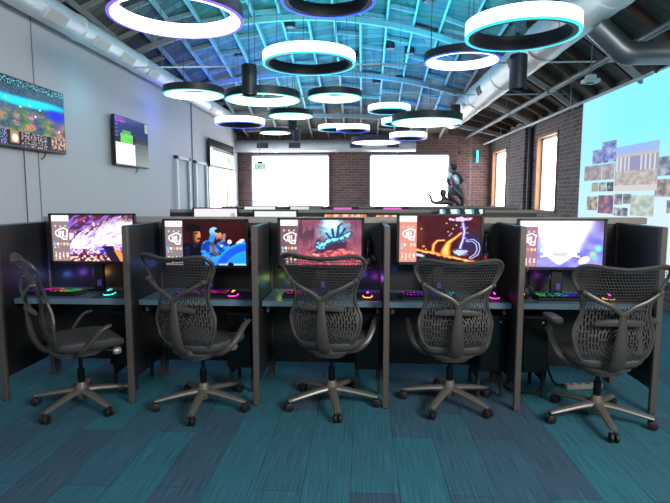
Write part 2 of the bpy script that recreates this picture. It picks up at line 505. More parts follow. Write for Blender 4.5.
MB().tube([(.24, 0, -.225), (.285, 0, -.26), (.34, 0, -.283), (.40, 0, -.285)], [.122, .125, .125, .122], 24).build('elbow', 'ductplain', br)
MB().tube([(.37, 0, -.285), (1.56, 0, -.285)], .115, 24).build('level_pipe', 'ductplain', br)
b2 = thing('branch_duct', 'pale inclined duct cut off by the top right corner of the picture', 'duct', (2.46, 4.6, 3.34))
MB().tube([(0, 0, 0), (.55, 0, -.40), (1.02, 0, -.74)], .10, 24).build('inclined_pipe', 'duct_y', b2)
MB().tube([(1.0, 0, -.725), (1.08, 0, -.77), (1.18, 0, -.79), (1.55, 0, -.79)], [.103, .106, .104, .10], 24).build('elbow', 'ductplain', b2)
t, q, r = duct('spiral_duct', (-4.6, 16.5, 3.06), (1.65, 16.5, 3.06), .19, 'duct_x', 'spiral duct across the back brick wall above the white windows')
for x in (-3.1, -2.1, -.2, .95):
    v = MB().box((0, 0, 0), (.36, .16, .03), .006)
    for k in range(5): v.box((0, -.05+k*.024, .017), (.32, .006, .012), .001)
    v.build('vent_grille', 'grille', t, False, (x+4.6, -r*.98, 0), (R_(90), 0, 0))

def pipe(x, z, y0, y1, r, label, m='steel'):
    t = thing('ceiling_pipe', label, 'pipe', (x, y0, z))
    MB().tube([(0, 0, 0), (0, y1-y0, 0)], r, 10).build('pipe_run', m, t)
    for k in range(1, int((y1-y0)/2.4)+1):
        MB().tube([(0, k*2.4-.05, 0), (0, k*2.4+.05, 0)], r*1.35, 10).build('coupling', m, t)
        if k % 2: MB().tube([(0, k*2.4+.3, 0), (0, k*2.4+.3, roof(x, y0+k*2.4+.3)-z-.02)], .006, 6).build('hanger', m, t)
pipe(3.22, 3.30, 4.6, 16.7, .045, 'thick grey pipe under the dark rafters, left of two pipes by the right wall')
pipe(3.78, 3.10, 7.2, 16.7, .025, 'thin pale pipe close against the top of the right brick wall', 'doorframe')
t = thing('ceiling_fixture', 'small white box fixture hanging on a thin rod beside the elbow duct', 'fixture', (2.95, 7.1, 2.98))
MB().tube([(0, 0, .05), (0, 0, roof(2.95, 7.1)-2.98)], .008, 6).build('hanging_rod', 'steel', t)
MB().box((0, 0, 0), (.20, .16, .05), .015, None, None, 2).box((0, 0, .05), (.12, .1, .06), .015, None, None, 2).build('housing', 'white', t)
MB().lathe([(.0, -.04), (.05, -.035), (.055, -.02)], 16).build('lens', 'blackgloss', t)
# downpipes on the right wall
for y, lab in ((14.42, 'dark downpipe on the brick beside the far right window'), (12.78, 'dark downpipe on the brick just past the nearer right window')):
    t = thing('downpipe', lab, 'pipe', (XR-.06, y, 0))
    MB().tube([(0, 0, 0), (0, 0, 3.3)], .05, 12).build('pipe_run', 'dkmetal', t)
    for z in (.6, 2.3): MB().box((.02, 0, z), (.09, .15, .04), .006).build('wall_clip', 'dkmetal', t)

# ------------------------------------------------------------------ ring pendants
SEGR = 72
def ring_lamp(x, y, z, dia, kind, colm, label):
    ro = dia/2; h = .135 if dia > 1 else .115; w = .075
    ri = ro-w
    t = thing('ring_pendant', label, 'pendant lamp', (x, y, z), 0, None)
    lip = colm+'_lip'
    if kind == 'out':
        # luminous drum on the outside with a thin lip tinted for the lamp's halo, dark inside
        MB().lathe([(ro-.03, h), (ro, h), (ro, .012), (ro-.03, .012)], SEGR, None, False, True).build('diffuser', colm, t)
        MB().lathe([(ro-.028, .012), (ro+.002, .012), (ro+.001, -.004), (ro-.022, -.006)], SEGR, None, False, True).build('halo_lip', lip, t)
        MB().lathe([(ri, h), (ro-.03, h+.002), (ro-.03, .0), (ri, .0)], SEGR, None, False, True).build('housing', 'dkmetal', t)
    else:
        h *= .92
        MB().lathe([(ro-.03, h), (ro, h), (ro, .006), (ro-.03, .006)], SEGR, None, False, True).build('housing', 'dkmetal', t)
        MB().lathe([(ro-.03, .005), (ro+.001, .005), (ro, -.005), (ro-.03, -.005)], SEGR, None, False, True).build('halo_lip', lip, t)
        MB().lathe([(ri, h), (ro-.03, h), (ro-.03, -.004), (ri+.012, -.004), (ri, .004)], SEGR, None, False, True).build('diffuser', colm, t)
    zc = roof(x, y)-z
    for k in range(3):
        a = 2*PI*k/3+.5
        px, py = (ro-.04)*math.cos(a), (ro-.04)*math.sin(a)
        MB().tube([(px, py, h), (px*.9, py*.9, roof(x+px*.9, y+py*.9)-z)], .004, 5).build('cable', 'cable', t)
    MB().lathe([(.0, zc-.13), (.10, zc-.12), (.11, zc-.02), (.11, zc+.02)], 20).build('canopy', 'dkmetal', t)
    return t
RINGS = [
    (-1.73, 4.96, 3.14, 1.22, 'in', 'r_violet', 'large ring lamp, dark outside, violet-white inside, at the top left'),
    (-.33, 5.14, 3.33, .9, 'out', 'r_blue', 'blue-edged ring lamp cut by the top edge of the picture, above the middle'),
    (-.71, 7.09, 3.23, 1.22, 'out', 'r_cyan', 'large ring lamp lit cyan-white on the outside, hanging centre left below the blue-edged one'),
    (1.51, 5.22, 3.01, 1.05, 'out', 'r_cyan', 'largest cyan-white ring lamp, lit outside, in front of the big right duct'),
    (1.32, 7.24, 3.28, 1.0, 'in', 'r_blue', 'dark ring lamp with blue-white inside, left of the largest cyan ring'),
    (-2.57, 8.02, 3.03, .9, 'in', 'r_teal', 'dark drum ring with teal-white underside, nearest the left wall duct'),
    (-1.64, 8.72, 3.07, 1.22, 'in', 'r_teal', 'wide dark ring lamp with teal light inside, below the dark can lamp at left'),
    (-.46, 8.88, 3.12, .9, 'in', 'r_teal', 'small dark ring with teal-white inside, directly under the cyan drum ring'),
    (-1.46, 10.81, 3.12, .9, 'in', 'r_teal', 'small dark teal-lit ring half hiding a black can lamp, below the wide teal ring'),
    (-2.74, 11.78, 3.08, 1.10, 'out', 'r_blue', 'ring lamp lit blue-white outside, farthest left, beside the third wall screen'),
    (-2.53, 15.27, 3.32, .9, 'in', 'r_teal', 'tiny dark ring with teal-green light, over the left back window'),
    (.57, 11.44, 3.30, .9, 'out', 'r_cyan', 'bright cyan drum ring near the middle, highest of the right-hand far cluster'),
    (.91, 12.97, 3.24, .9, 'out', 'r_cyan', 'cyan-lit ring partly hidden behind the wide teal ring at right of centre'),
    (1.12, 9.32, 2.77, 1.22, 'in', 'r_teal', 'wide dark ring with teal-white inside, low in front of the far right cluster'),
    (-.75, 14.43, 3.29, .9, 'out', 'r_cyan', 'far cyan-white ring partly hidden behind a blue ring above the brick pier'),
    (-.21, 12.05, 2.97, .75, 'out', 'r_blue', 'far blue-white lit ring overlapping a cyan one above the brick pier'),
    (.34, 13.2, 2.82, 1.22, 'in', 'r_violet', 'lowest far ring, dark outside with blue-violet inside, just before the back duct'),
    (.99, 11.5, 2.73, .8, 'out', 'r_blue', 'far blue-white lit ring above the right back window'),
]
for a in RINGS: ring_lamp(*a)
# dark can lamps
def can_lamp(x, y, z, r, h, label):
    t = thing('can_lamp', label, 'pendant lamp', (x, y, z))
    MB().lathe([(r*.86, .02), (r, 0), (r, h), (r*.9, h+.012), (0, h+.012)], 28, None, False).build('can_body', 'dkmetal', t)
    MB().lathe([(0, .018), (r*.86, .02)], 28, None, False).build('lens', 'blackgloss', t)
    MB().tube([(0, 0, h), (0, 0, roof(x, y)-z)], .006, 6).build('hanging_rod', 'cable', t)
    MB().lathe([(0, roof(x, y)-z-.04), (.06, roof(x, y)-z-.035), (.065, roof(x, y)-z)], 16, None, False).build('canopy', 'dkmetal', t)
can_lamp(-1.66, 7.78, 2.98, .11, .42, 'dark cylinder lamp left of the large cyan ring, nearest of the left cans')
can_lamp(-1.66, 12.6, 3.10, .11, .36, 'dark cylinder lamp hanging just behind the small teal ring')
can_lamp(-1.80, 14.49, 3.02, .11, .36, 'far dark cylinder lamp over the left back window')
can_lamp(2.01, 7.05, 2.88, .11, .42, 'dark cylinder lamp under the largest cyan ring, in front of the right duct')
can_lamp(2.0, 11.6, 3.02, .11, .42, 'far dark cylinder lamp just above the wide teal ring at right')

# exit sign
t = thing('exit_sign', 'small green exit sign hanging on a thin rod before the left back window', 'sign', (-2.54, 13.0, 2.14))
MB().tube([(0, 0, .2), (0, 0, roof(-2.54, 13)-2.14)], .008, 6).build('hanging_rod', 'steel', t)
MB().box((0, 0, .19), (.12, .05, .05), .01).build('sign_housing', 'dkmetal', t)
MB().box((0, 0, .085), (.30, .012, .17), .004).build('sign_plate', 'acrylic', t)
text_mesh('sign_letters', 'EXIT', .14, 'green', t, (0, -.012, .035), (PI/2, 0, 0))

# ------------------------------------------------------------------ wall screens
def tv(y0, y1, z0, z1, fn, label, cable, nx=120, ny=68):
    yc, zc = (y0+y1)/2, (z0+z1)/2; w, h = y1-y0, z1-z0
    t = thing('wall_television', label, 'television', (XL, yc, zc))
    MB().box((.09, 0, 0), (.05, w, h), .008).build('cabinet', 'black', t, False)
    MB().box((.035, 0, 0), (.07, .35, .3), .006).build('wall_bracket', 'dkmetal', t, False)
    grid_screen('screen', w-.035, h-.045, nx, ny, fn, 'screen_hi', t, (.1165, 0, .006), (PI/2, 0, PI/2))
    if h < .9: MB().tube([(.05, w*.25, -h/2+.02), (.03, w*.25, -h/2-.05), (.03, w*.2, -h/2-.09)], .008, 6).build('hanging_plug', 'black', t)
    if cable: MB().tube([(.02, -w*.03, -h/2), (.012, -w*.03, -zc+.05+.0)], .006, 6).build('power_cable', 'cable', t)
def tv_game(u, v):
    n = fb(u*9, v*7, 1, 6); n2 = fb(u*30, v*22, 4, 4); n3 = fb(u*60, v*40, 9, 3)
    if v < .22:
        c = (.07, .07, .10)
        if .34 < u < .70 and (v*30) % 1 < .72:
            k = (u*11) % 1
            c = mixc(c, (.72, .55, .52) if int(u*33) % 2 else (.62, .66, .72), ss(.40, .60, n3)*(1 if k > .15 else 0))
        elif .20 < u < .31 and v > .03: c = mixc((.62, .48, .30), (.98, .95, .90), ss(.06, .02, math.hypot(u-.26, (v-.11)*.7)))
        elif u > .77 and v > .02: c = mixc((.78, .62, .50), (.22, .20, .26), ss(.4, .6, n2)) if not .86 < u < .875 else (.05, .05, .07)
        elif u < .16: c = mixc((.10, .11, .18), (.55, .58, .78), ss(.45, .7, n3))
        return c
    c = mixc((.12, .22, .36), (.26, .36, .38), n)
    c = mixc(c, (.30, .50, .16), ss(.38, .68, fb(u*6+3, v*6, 7, 5))*ss(.64, .48, v))
    c = mixc(c, (.70, .50, .38), ss(.40, .70, fb(u*6, v*8, 12, 5))*ss(.62, .44, v)*.9)
    c = mixc(c, (.28, .36, .58), ss(.45, .65, n2)*.35)
    c = tuple(q*(.72+.56*n3) for q in c)
    d = ell(u, v, .44, .70-.02*math.sin(u*5), .66, .075)
    c = mixc(c, (.04, .82, 1.), ss(1.3, .55, d))
    c = mixc(c, (.08, .12, .92), ss(1.35, .3, ell(u, v, .86, .58, .17, .10)))
    c = mixc(c, (.45, .30, .70), ss(1.2, .5, ell(u, v, .90, .42, .10, .07))*.6)
    c = mixc(c, (.95, .35, .9), ss(1.3, .4, ell(u, v, .49, .46, .05, .03)))
    for px, py in ((.17, .69), (.48, .66), (.62, .62), (.55, .5), (.9, .33), (.35, .6)):
        c = mixc(c, (1, .95, .95), ss(.022, .006, math.hypot(u-px, py-v)))
    if v > .91: c = mixc((.10, .16, .22), (.42, .72, .78), ss(.45, .7, n3))
    if u < .06 and v > .4: c = mixc(c, (.6, .6, .66), ss(.42, .62, n3))
    return c
tv(5.37, 6.75, 2.04, 2.82, tv_game, 'big wall television at left edge showing a green and blue game map', True, 150, 86)
def tv_lobby_refl(u, v):
    c = mixc((.10, .16, .36), (.05, .08, .16), ss(.7, .5, v))
    c = mixc(c, (.22, .26, .32), ss(.55, .62, u)*ss(.75, .4, v))
    if .0 < u < .56 and v < .46: c = (.96, .98, .96)  # window reflection painted into the screen, white here and green above
    if .56 <= u and v < .5: c = mixc((.42, .48, .48), (.30, .34, .36), v*2)
    if .14 < u < .50 and .46 <= v < .66: c = mixc((.30, .70, .28), (.5, .85, .45), fb(u*12, v*12, 3))
    if .2 < u < .44 and .66 <= v < .73: c = (.32, .62, .32)
    if v > .88 and u < .28: c = mixc(c, (.7, .3, .75), ss(.45, .6, fb(u*30, v*30, 5)))
    if v > .8 and u > .9: c = (.6, .65, .6)
    if u < .08 and v > .55 and int(v*26) % 2: c = mixc(c, (.35, .35, .9), .7)
    return c
tv(8.13, 9.42, 1.99, 2.785, tv_lobby_refl, 'middle wall television with a green patch and white lower half', False)
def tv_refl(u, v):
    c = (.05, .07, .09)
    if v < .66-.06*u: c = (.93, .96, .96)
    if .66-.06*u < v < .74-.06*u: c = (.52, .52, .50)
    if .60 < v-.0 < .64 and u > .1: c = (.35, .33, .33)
    if .64 < u < .86 and .24 < v < .42: c = (.10, .75, .38)  # reflection of the exit sign painted in green
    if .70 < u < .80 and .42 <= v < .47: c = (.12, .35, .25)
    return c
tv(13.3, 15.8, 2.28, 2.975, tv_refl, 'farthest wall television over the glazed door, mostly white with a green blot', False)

# projected picture wall
def proj_fn(u, v):
    # u runs from the near end (0) to the far end (1)
    s = u*4.9; zz = .4+v*2.78; y = 5.0+s
    c = mixc((.84, .93, 1.), (.55, .95, .99), ss(1.2, 2.6, zz))
    c = mixc(c, (.70, .95, 1.), ss(8.2, 10, y)*.5)
    def pic(y0, y1, z0, z1):
        return y0 < y < y1 and z0 < zz < z1
    def tx(dark, light, k, sc=4.):
        return mixc(dark, light, ss(.15, .9, fb(y*sc*.9, zz*sc*1.5, k, 4)))
    if pic(7.36, 8.57, 1.58, 2.26-.0):
        f = (zz-1.58)/.68
        if f > .82: c = (.62, .74, .95)
        elif f > .74: c = (.78, .74, .76)
        elif f > .42:
            c = (.86, .85, .87) if int((y-7.36)*17) % 2 else (.62, .64, .72)
            if abs(y-7.98) < .15: c = (.60, .60, .74)
        elif f > .12: c = tx((.66, .62, .61), (.82, .79, .78), 3, 9)
        else: c = (.84, .82, .82)
        return c
    P = [(8.57, 9.06, 2.04, 2.39, (.38, .42, .68), (.70, .78, .95), 5), (9.07, 9.40, 2.04, 2.28, (.45, .47, .68), (.66, .70, .86), 6),
         (9.03, 9.72, 1.76, 2.02, (.56, .53, .58), (.72, .68, .70), 7), (8.60, 9.01, 1.76, 2.03, (.58, .54, .56), (.74, .70, .74), 8),
         (9.12, 9.38, 1.57, 1.725, (.56, .55, .54), (.76, .72, .68), 9), (8.86, 9.10, 1.575, 1.72, (.42, .43, .48), (.80, .78, .76), 10), (8.59, 8.83, 1.58, 1.72, (.26, .29, .36), (.66, .70, .74), 11),
         (9.14, 9.54, 1.245, 1.50, (.48, .46, .45), (.82, .77, .68), 12), (8.58, 9.10, 1.21, 1.51, (.38, .36, .56), (.74, .52, .48), 13),
         (8.30, 8.54, 1.37, 1.525, (.40, .41, .46), (.74, .72, .72), 14), (8.03, 8.26, 1.375, 1.525, (.38, .40, .45), (.72, .71, .71), 15),
         (8.11, 8.54, 1.185, 1.33, (.36, .41, .46), (.82, .86, .88), 16), (7.41, 8.03, 1.21, 1.52, (.62, .70, .66), (.84, .86, .84), 17),
         (6.4, 7.40, 1.765, 2.03, (.42, .47, .54), (.72, .78, .83), 18), (6.4, 7.40, 1.485, 1.73, (.50, .47, .49), (.80, .73, .74), 19),
         (6.3, 7.09, 1.27, 1.44, (.40, .44, .44), (.74, .76, .70), 20)]
    for y0, y1, z0, z1, a, b_, k in P:
        if pic(y0, y1, z0, z1): return tx(a, b_, k, 7)
    return c
t = thing('projection_screen', 'wide pale cyan projected photo wall with a collage of group pictures, on the right wall', 'screen', (XR, 7.45, .4))
MB().box((-.02, 0, 1.39), (.03, 4.96, 2.84), .004).build('backing_board', 'white', t, False)
grid_screen('picture_surface', 4.9, 2.78, 210, 130, lambda u, v: proj_fn(1-u, v), 'proj', t, (-.037, 0, 1.39), (PI/2, 0, -PI/2))

# ------------------------------------------------------------------ front row of booths
PX = [-2.617, -1.665, -.748, .174, 1.090, 2.014]
Y0, Y1 = 3.56, 4.20
proto = thing('booth_divider', 'charcoal divider at the left end of the booth row', 'divider', (PX[0], Y0, 0))
MB().span(-.016, .016, .03, .62, .17, 1.285, .003).build('divider_panel', 'panel', proto, False)
MB().span(-.021, .021, 0, .035, 0, 1.288, .004).build('front_post', 'post', proto, False)
MB().span(-.019, .019, .6, .635, 0, 1.288, .004).build('rear_post', 'post', proto, False)
MB().span(-.018, .018, .002, .633, 1.2885, 1.294, .001).build('lit_top_cap', 'edge', proto, False)  # paler cap colour paints the light on the divider tops
MB().lathe([(0, 0), (.022, 0), (.02, .008), (0, .012)], 12, Matrix.Translation((0, .017, 0))).build('foot_pad', 'black', proto)
DL = [None, 'charcoal divider between the side-turned chair booth and the blue-shirt picture booth', 'charcoal divider between the blue-shirt and the red picture booths',
      'charcoal divider right of the red picture monitor, left of the flame picture', 'charcoal divider right of the flame picture monitor', 'charcoal end panel at the right end of the booth row']
for i in range(1, 6): dup(proto, (PX[i], Y0, 0), None, DL[i], 'booth dividers')
proto['group'] = 'booth dividers'
t = thing('booth_back_panel', 'long charcoal back panel joining the front row of booths', 'partition', (0, 4.235, 0))
MB().span(-2.65, 2.06, -.03, .03, .12, 1.28, .003).build('panel_face', 'panel', t, False)
MB().span(-2.65, 2.235, -.035, .035, 1.28, 1.33, .004).build('top_rail', 'rail', t, False)
for x in PX: MB().span(x-.02, x+.02, -.02, .02, 0, .12).build('foot', 'post', t, False)

DESKN = ['first', 'second', 'third', 'fourth', 'fifth']
names = ['purple-blue picture', 'blue-shirt picture', 'red picture', 'flame picture', 'white crest picture']
for i in range(5):
    x0, x1 = PX[i]+.024, PX[i+1]-.024
    t = thing('booth_worktop', 'blue-grey worktop under the monitor with the %s' % names[i], 'desk', ((x0+x1)/2, 3.7, .7), 0, 'front row worktops')
    hw = (x1-x0)/2
    MB().span(-hw, hw, 0, .5, .005, .04, .003).build('top', 'desk', t, False)
    MB().span(-hw, hw, -.004, .0, .0, .04, .001).build('edge_band', 'edge', t, False)
    MB().span(-hw+.02, hw-.02, .42, .44, -.30, .003).build('modesty_panel', 'panel', t, False) if False else None
    for sx in (-1, 1):
        MB().span(sx*(hw-.03)-.012, sx*(hw-.03)+.012, .06, .46, -.06, .006, .003).build('bracket', 'post', t, False)

# ------------------------------------------------------------------ monitor pictures
LOGO = [[(-.42, .06), (-.32, .21), (.15, .41), (.45, .28), (.42, .06), (.38, -.41), (.08, -.37), (.02, -.24), (-.25, -.19), (-.35, -.09), (-.42, .06)],
        [(-.15, .12), (-.16, -.20)], [(-.02, .16), (-.03, -.24)], [(.14, .18), (.13, -.22), (.38, -.20)]]
def sidebar(u, v, dark=(.36, .27, .29), tint=None):
    """left launcher column: header, three icons, fist badge, small tiles"""
    x = u/.215
    c = dark
    if v > .865: return (.97, .97, 1.)
    for k in range(3):
        if math.hypot((u-(.045+.062*k))*1.7, v-.765) < .022: c = (.82, .78, .70)
    lx, ly = (u-.113)/.175, (v-.60)/.308
    if abs(lx) < .6 and abs(ly) < .6:
        d = min(segd(lx, ly, *p[i], *p[i+1]) for p in LOGO for i in range(len(p)-1))
        if d < .045: c = (1., .99, .98)
    cols = [(.35, .75, .9), (.9, .9, .95), (.85, .55, .4), (.9, .85, .5), (.8, .8, .85)]
    for k in range(5):
        if abs(u-(.028+.04*k)) < .013 and abs(v-.375) < .026: c = cols[k]
    if abs(u-.03) < .013 and abs(v-.305) < .022: c = (.8, .8, .85)
    if abs(u-.07) < .013 and abs(v-.305) < .022: c = (.45, .7, .75)
    if .04 < v < .2 and (int(u*42) % 2) and fb(u*30, v*22, 2) > .38: c = (.93, .86, .78)
    return c
def art_storm(u, v):
    ca, sa = .86, .5
    x, y = u*1.7*ca+v*sa, -u*1.7*sa+v*ca
    n = fb(x*2.6, y*9, 3, 6); n2 = fb(x*3.5, y*13, 9, 6); n3 = fb(u*24, v*18, 5, 4)
    c = mixc((.30, .07, .17), (.52, .26, .50), ss(.40, .62, n))
    c = mixc(c, (.20, .22, .88), ss(.52, .64, n2)*ss(1.0, .75, v))
    core = .34+(u-.215)*.42
    w = ss(.36+.25*u, .0, abs(v-core))
    c = mixc(c, (1., .90, 1.), ss(.50, .66, n3*.5+n*.3+w*.36))
    c = mixc(c, (1, .97, 1), ss(1.15, .45, ell(u, v, .84, .66, .28, .30)+.7*(n3-.5)))
    c = mixc(c, (.55, .40, .95), ss(.60, .70, n2)*.75*ss(.95, .7, u))
    c = mixc(c, (.26, .06, .10), ss(.80, .98, v)*ss(.50, .35, abs(n2-.5)*4)*.8)
    if v < .20+.1*(1-u):
        k = ss(.22, .10, v)
        c = mixc(c, mixc((.26, .07, .10), (1., .80, .78), ss(.5, .62, n3)), k)
    d = abs((u-.74)+(v-.15)*.35)
    if v < .33: c = mixc(c, (.06, .05, .16), ss(.075, .055, d)); c = mixc(c, (.14, .20, .95), ss(.05, .03, math.hypot((u-.62), v-.22)))
    if v < .25: c = mixc(c, (.96, .56, .25), ss(.045, .03, abs(u-.84+(v-.1)*.3)))
    if v < .14 and u > .88: c = (.22, .06, .07) if n3 < .62 else (.95, .6, .55)
    return c
def art_team(u, v):
    n = fb(u*9, v*9, 5)
    c = mixc((.25, .06, .075), (.15, .035, .05), fb(u*3, v*3, 2))
    # dark listener at left, warm side light on the face
    if ell(u, v, .33, .12, .19, .42) < 1: c = mixc((.03, .03, .07), (.10, .10, .25), ss(.55, .75, n))
    if ell(u, v, .365, .67, .075, .19) < 1:
        c = mixc((.10, .05, .05), (.86, .52, .34), ss(.33, .41, u)*ss(.46, .58, v))
        if ell(u, v, .42, .60, .03, .03) < 1 or ell(u, v, .39, .72, .02, .025) < 1: c = mixc(c, (.20, .08, .07), .8)
    if ell(u, v, .345, .83, .10, .10) < 1 and v > .76: c = (.05, .035, .05)
    # two men in blue shirts
    if ell(u, v, .57, .22, .12, .34, .15) < 1 or ell(u, v, .71, .38, .09, .18) < 1 or (.50 < u < .76 and .16 < v < .24):
        c = mixc((.07, .22, .58), (.24, .58, .95), ss(.35, .65, n))
    if segd(u, v, .585, .50, .60, .30) < .022 or segd(u, v, .60, .30, .64, .24) < .022: c = mixc((.30, .20, .18), (.55, .38, .32), n)
    if segd(u, v, .60, .72, .575, .56) < .034: c = (.22, .52, .88)
    if ell(u, v, .605, .76, .052, .10) < 1: c = mixc((.20, .48, .88), (.55, .80, 1.), ss(.6, .8, v))
    if ell(u, v, .665, .66, .04, .115) < 1: c = mixc((.50, .30, .26), (.82, .58, .48), ss(.56, .7, v))
    if ell(u, v, .66, .775, .045, .045) < 1 or ell(u, v, .668, .565, .026, .03) < 1: c = (.12, .07, .08)
    if segd(u, v, .725, .56, .735, .70) < .020: c = (.66, .45, .40)
    if ell(u, v, .80, .53, .03, .05) < 1 or segd(u, v, .91, .50, .96, .57) < .03: c = (.88, .82, .86)
    if ell(u, v, .70, .44, .02, .03) < 1: c = (.75, .88, 1.)
    # big blue cloth in the foreground
    d = ell(u, v, 1.08, -.22, .50, .76)
    if d < 1: c = mixc((.16, .66, 1.), (.10, .34, .92), ss(.70, .78, d) * ss(1.0, .9, d))
    if d < .70: c = (.13, .58, .98)
    if ell(u, v, .81, .02, .035, .05) < 1: c = (.06, .04, .06)
    elif v < .06 and u > .66: c = mixc(c, (.80, .90, .97), .8*ss(.06, .02, v))
    return c
def poly_d(u, v, pts): return min(segd(u, v, *pts[i], *pts[i+1]) for i in range(len(pts)-1))
def art_cave(u, v):
    n = fb(u*7, v*5, 2, 5); n2 = fb(u*16, v*13, 7, 5)
    c = mixc((.44, .22, .30), (.66, .36, .45), n)
    pil = fb(u*18, v*2.4, 5, 3)
    c = mixc(c, (.30, .18, .27), ss(.48, .62, pil)*ss(.3, .7, v)*ss(.65, .4, u))
    c = mixc(c, (.36, .22, .32), ss(.48, .62, pil)*ss(.3, .7, v)*ss(.75, .9, u)*.8)
    c = mixc(c, (.45, .80, .90), ss(1.2, .35, ell(u, v, .66, .78, .22, .30)+.5*(n2-.5)))
    c = mixc(c, (.84, .99, 1.), ss(1.1, .3, ell(u, v, .63, .90, .14, .20)+.5*(n2-.5)))
    c = mixc(c, (.90, .34, .38), ss(.48, .05, v)*ss(.40, .62, n2))
    body = ell(u, v, .62, .42, .24, .17, .3)+1.1*(n2-.5)
    c = mixc(c, (.22, .13, .22), ss(1.05, .8, body))
    for cx_, cy_, a, b_ in ((.76, .26, .10, .12), (.62, .24, .10, .10), (.86, .22, .08, .13), (.50, .10, .07, .09)):
        c = mixc(c, mixc((.62, .20, .26), (.96, .48, .46), ss(.4, .65, n2+.3*(v-cy_))), ss(1.1, .8, ell(u, v, cx_, cy_, a, b_)+.4*(n2-.5)))
    band = poly_d(u, v, [(.48, .40), (.60, .54), (.72, .58), (.83, .68)])
    c = mixc(c, (.12, .30, .48), ss(.085, .05, band+.09*(n2-.5)))
    c = mixc(c, (.50, .90, .97), ss(.035, .012, band+.16*(n2-.5)))
    for p in ([(.66, .62), (.64, .80)], [(.70, .64), (.72, .86), (.76, .92)], [(.75, .66), (.80, .82)], [(.62, .60), (.57, .70)]):
        c = mixc(c, (.10, .22, .36), ss(.020, .010, poly_d(u, v, p)+.02*(n2-.5)))
    for px, py in ((.50, .44), (.58, .52), (.81, .66)):
        c = mixc(c, (.70, .98, 1.), ss(.035, .012, math.hypot(u-px, v-py)))
    c = mixc(c, (1., .72, .66), ss(.035, .01, math.hypot(u-.42, v-.24))+ss(.03, .01, math.hypot(u-.46, v-.22)))
    return c
def art_flame(u, v):
    n = fb(u*8, v*8, 3, 5); n2 = fb(u*20, v*16, 6, 4)
    c = mixc((.32, .11, .12), (.22, .07, .10), n)
    c = mixc(c, (.20, .16, .30), ss(1., .2, ell(u, v, .88, .42, .22, .40)))
    c = mixc(c, (.42, .22, .18), ss(1., .3, ell(u, v, .20, .60, .16, .40))*.6)
    d = poly_d(u, v, [(.415, .22), (.425, .38), (.47, .465), (.55, .475)])
    c = mixc(c, (.95, .42, .12), ss(.030, .012, d)); c = mixc(c, (1, .85, .5), ss(.012, .004, d))
    d = poly_d(u, v, [(.565, .10), (.575, .28), (.61, .43), (.70, .54), (.76, .63)])
    wd = .060-.050*ss(.12, .60, v)
    c = mixc(c, (.97, .50, .14), ss(wd+.022, wd*.8, d)); c = mixc(c, mixc((1., .72, .28), (1., .92, .62), n2), ss(wd*.9, wd*.4, d))
    d = poly_d(u, v, [(.78, .84), (.80, .67), (.79, .52), (.75, .30)])
    c = mixc(c, (.46, .42, .88), ss(.030, .012, d+.02*(n2-.5))); c = mixc(c, (.92, .92, 1.), ss(.011, .004, d))
    for p in ([(.80, .70), (.84, .76)], [(.80, .64), (.85, .63)], [(.79, .56), (.83, .50)], [(.78, .80), (.75, .74)]):
        c = mixc(c, (.62, .60, .98), ss(.010, .004, poly_d(u, v, p)))
    d = poly_d(u, v, [(.845, .46), (.905, .48), (.965, .40), (.98, .28), (.955, .17), (.89, .10)])
    c = mixc(c, (.10, .09, .20), ss(.030, .022, d)); c = mixc(c, (.74, .78, 1.), ss(.010, .004, abs(d-.018)))
    c = mixc(c, (.90, .78, 1.), ss(1.05, .6, ell(u, v, .76, .925, .15, .05)+1.1*(n2-.5)))
    c = mixc(c, (.72, .82, 1.), ss(1.1, .4, ell(u, v, .755, .22, .11, .08)+1.1*(n2-.5)))
    line = .265-.36*(u-.21)
    e = abs(v-line)
    c = mixc(c, (.09, .05, .10), ss(.0, -.02, v-line)*.85)
    if u > .2:
        c = mixc(c, (1., .42, .10), ss(.050, .012, e+.05*(n2-.5))); c = mixc(c, (1., .82, .5), ss(.020, .004, e+.05*(n2-.5)))
    c = mixc(c, (1., .62, .25), ss(.030, .01, math.hypot(u-.30, v-.34)))
    c = mixc(c, (.75, .85, .98), ss(.05, .01, abs(v-line+.10))*ss(.34, .28, u))
    for px, py in ((.58, .84), (.62, .58), (.66, .72), (.27, .72), (.60, .66), (.70, .80), (.33, .28), (.64, .62)):
        c = mixc(c, (1., .72, .5) if px < .61 else (.8, .8, 1.), ss(.016, .005, math.hypot(u-px, (v-py)*.7)))
    return c
def art_crest(u, v):
    n = fb(u*5, v*5, 2, 5)
    c = mixc((.42, .43, .86), (.64, .60, .92), ss(.15, .9, n))
    c = mixc(c, (.55, .28, .55), ss(.30, .21, u)*ss(.5, 1., v))
    c = mixc(c, (.42, .36, .52), ss(.86, 1., u)*ss(.6, 1., v))
    c = mixc(c, (.60, .78, 1.), ss(1., .3, ell(u, v, .27, .42, .08, .22))*.7)
    c = mixc(c, (.45, .88, .95), ss(1.1, .3, ell(u, v, .945, .40, .06, .10)))
    c = mixc(c, (.62, .86, .62), ss(1., .3, ell(u, v, .885, .28, .06, .09)))
    c = mixc(c, (.40, .82, .95), ss(1., .3, ell(u, v, .91, .20, .05, .08)))
    c = mixc(c, (1, 1, 1), ss(.10, -.02, abs(u-.51)-(.185+.13*ss(.35, 1., v)))*ss(.28, .46, v))
    c = mixc(c, (1, .99, 1.), ss(1.15, .8, ell(u, v, .78, .15, .06, .095, -.5)))
    a = abs(u-.49)
    if .10+a*1.15 < v < .40 and a < .15: c = (.98, .98, 1.)
    if v > .235 and v < .315 and a < .075+.25*(v-.235): c = (.76, .78, .97)
    if .135 < a < .235 and .205 < v-.35*(.235-a) < .40 and not (a > .20 and abs(v-.29) < .035): c = (1., .99, 1.)
    d = poly_d(u, v, [(.36, .245), (.425, .16), (.487, .085), (.55, .16), (.62, .245)])
    c = mixc(c, (1, 1, 1), ss(.038, .026, d))
    return c
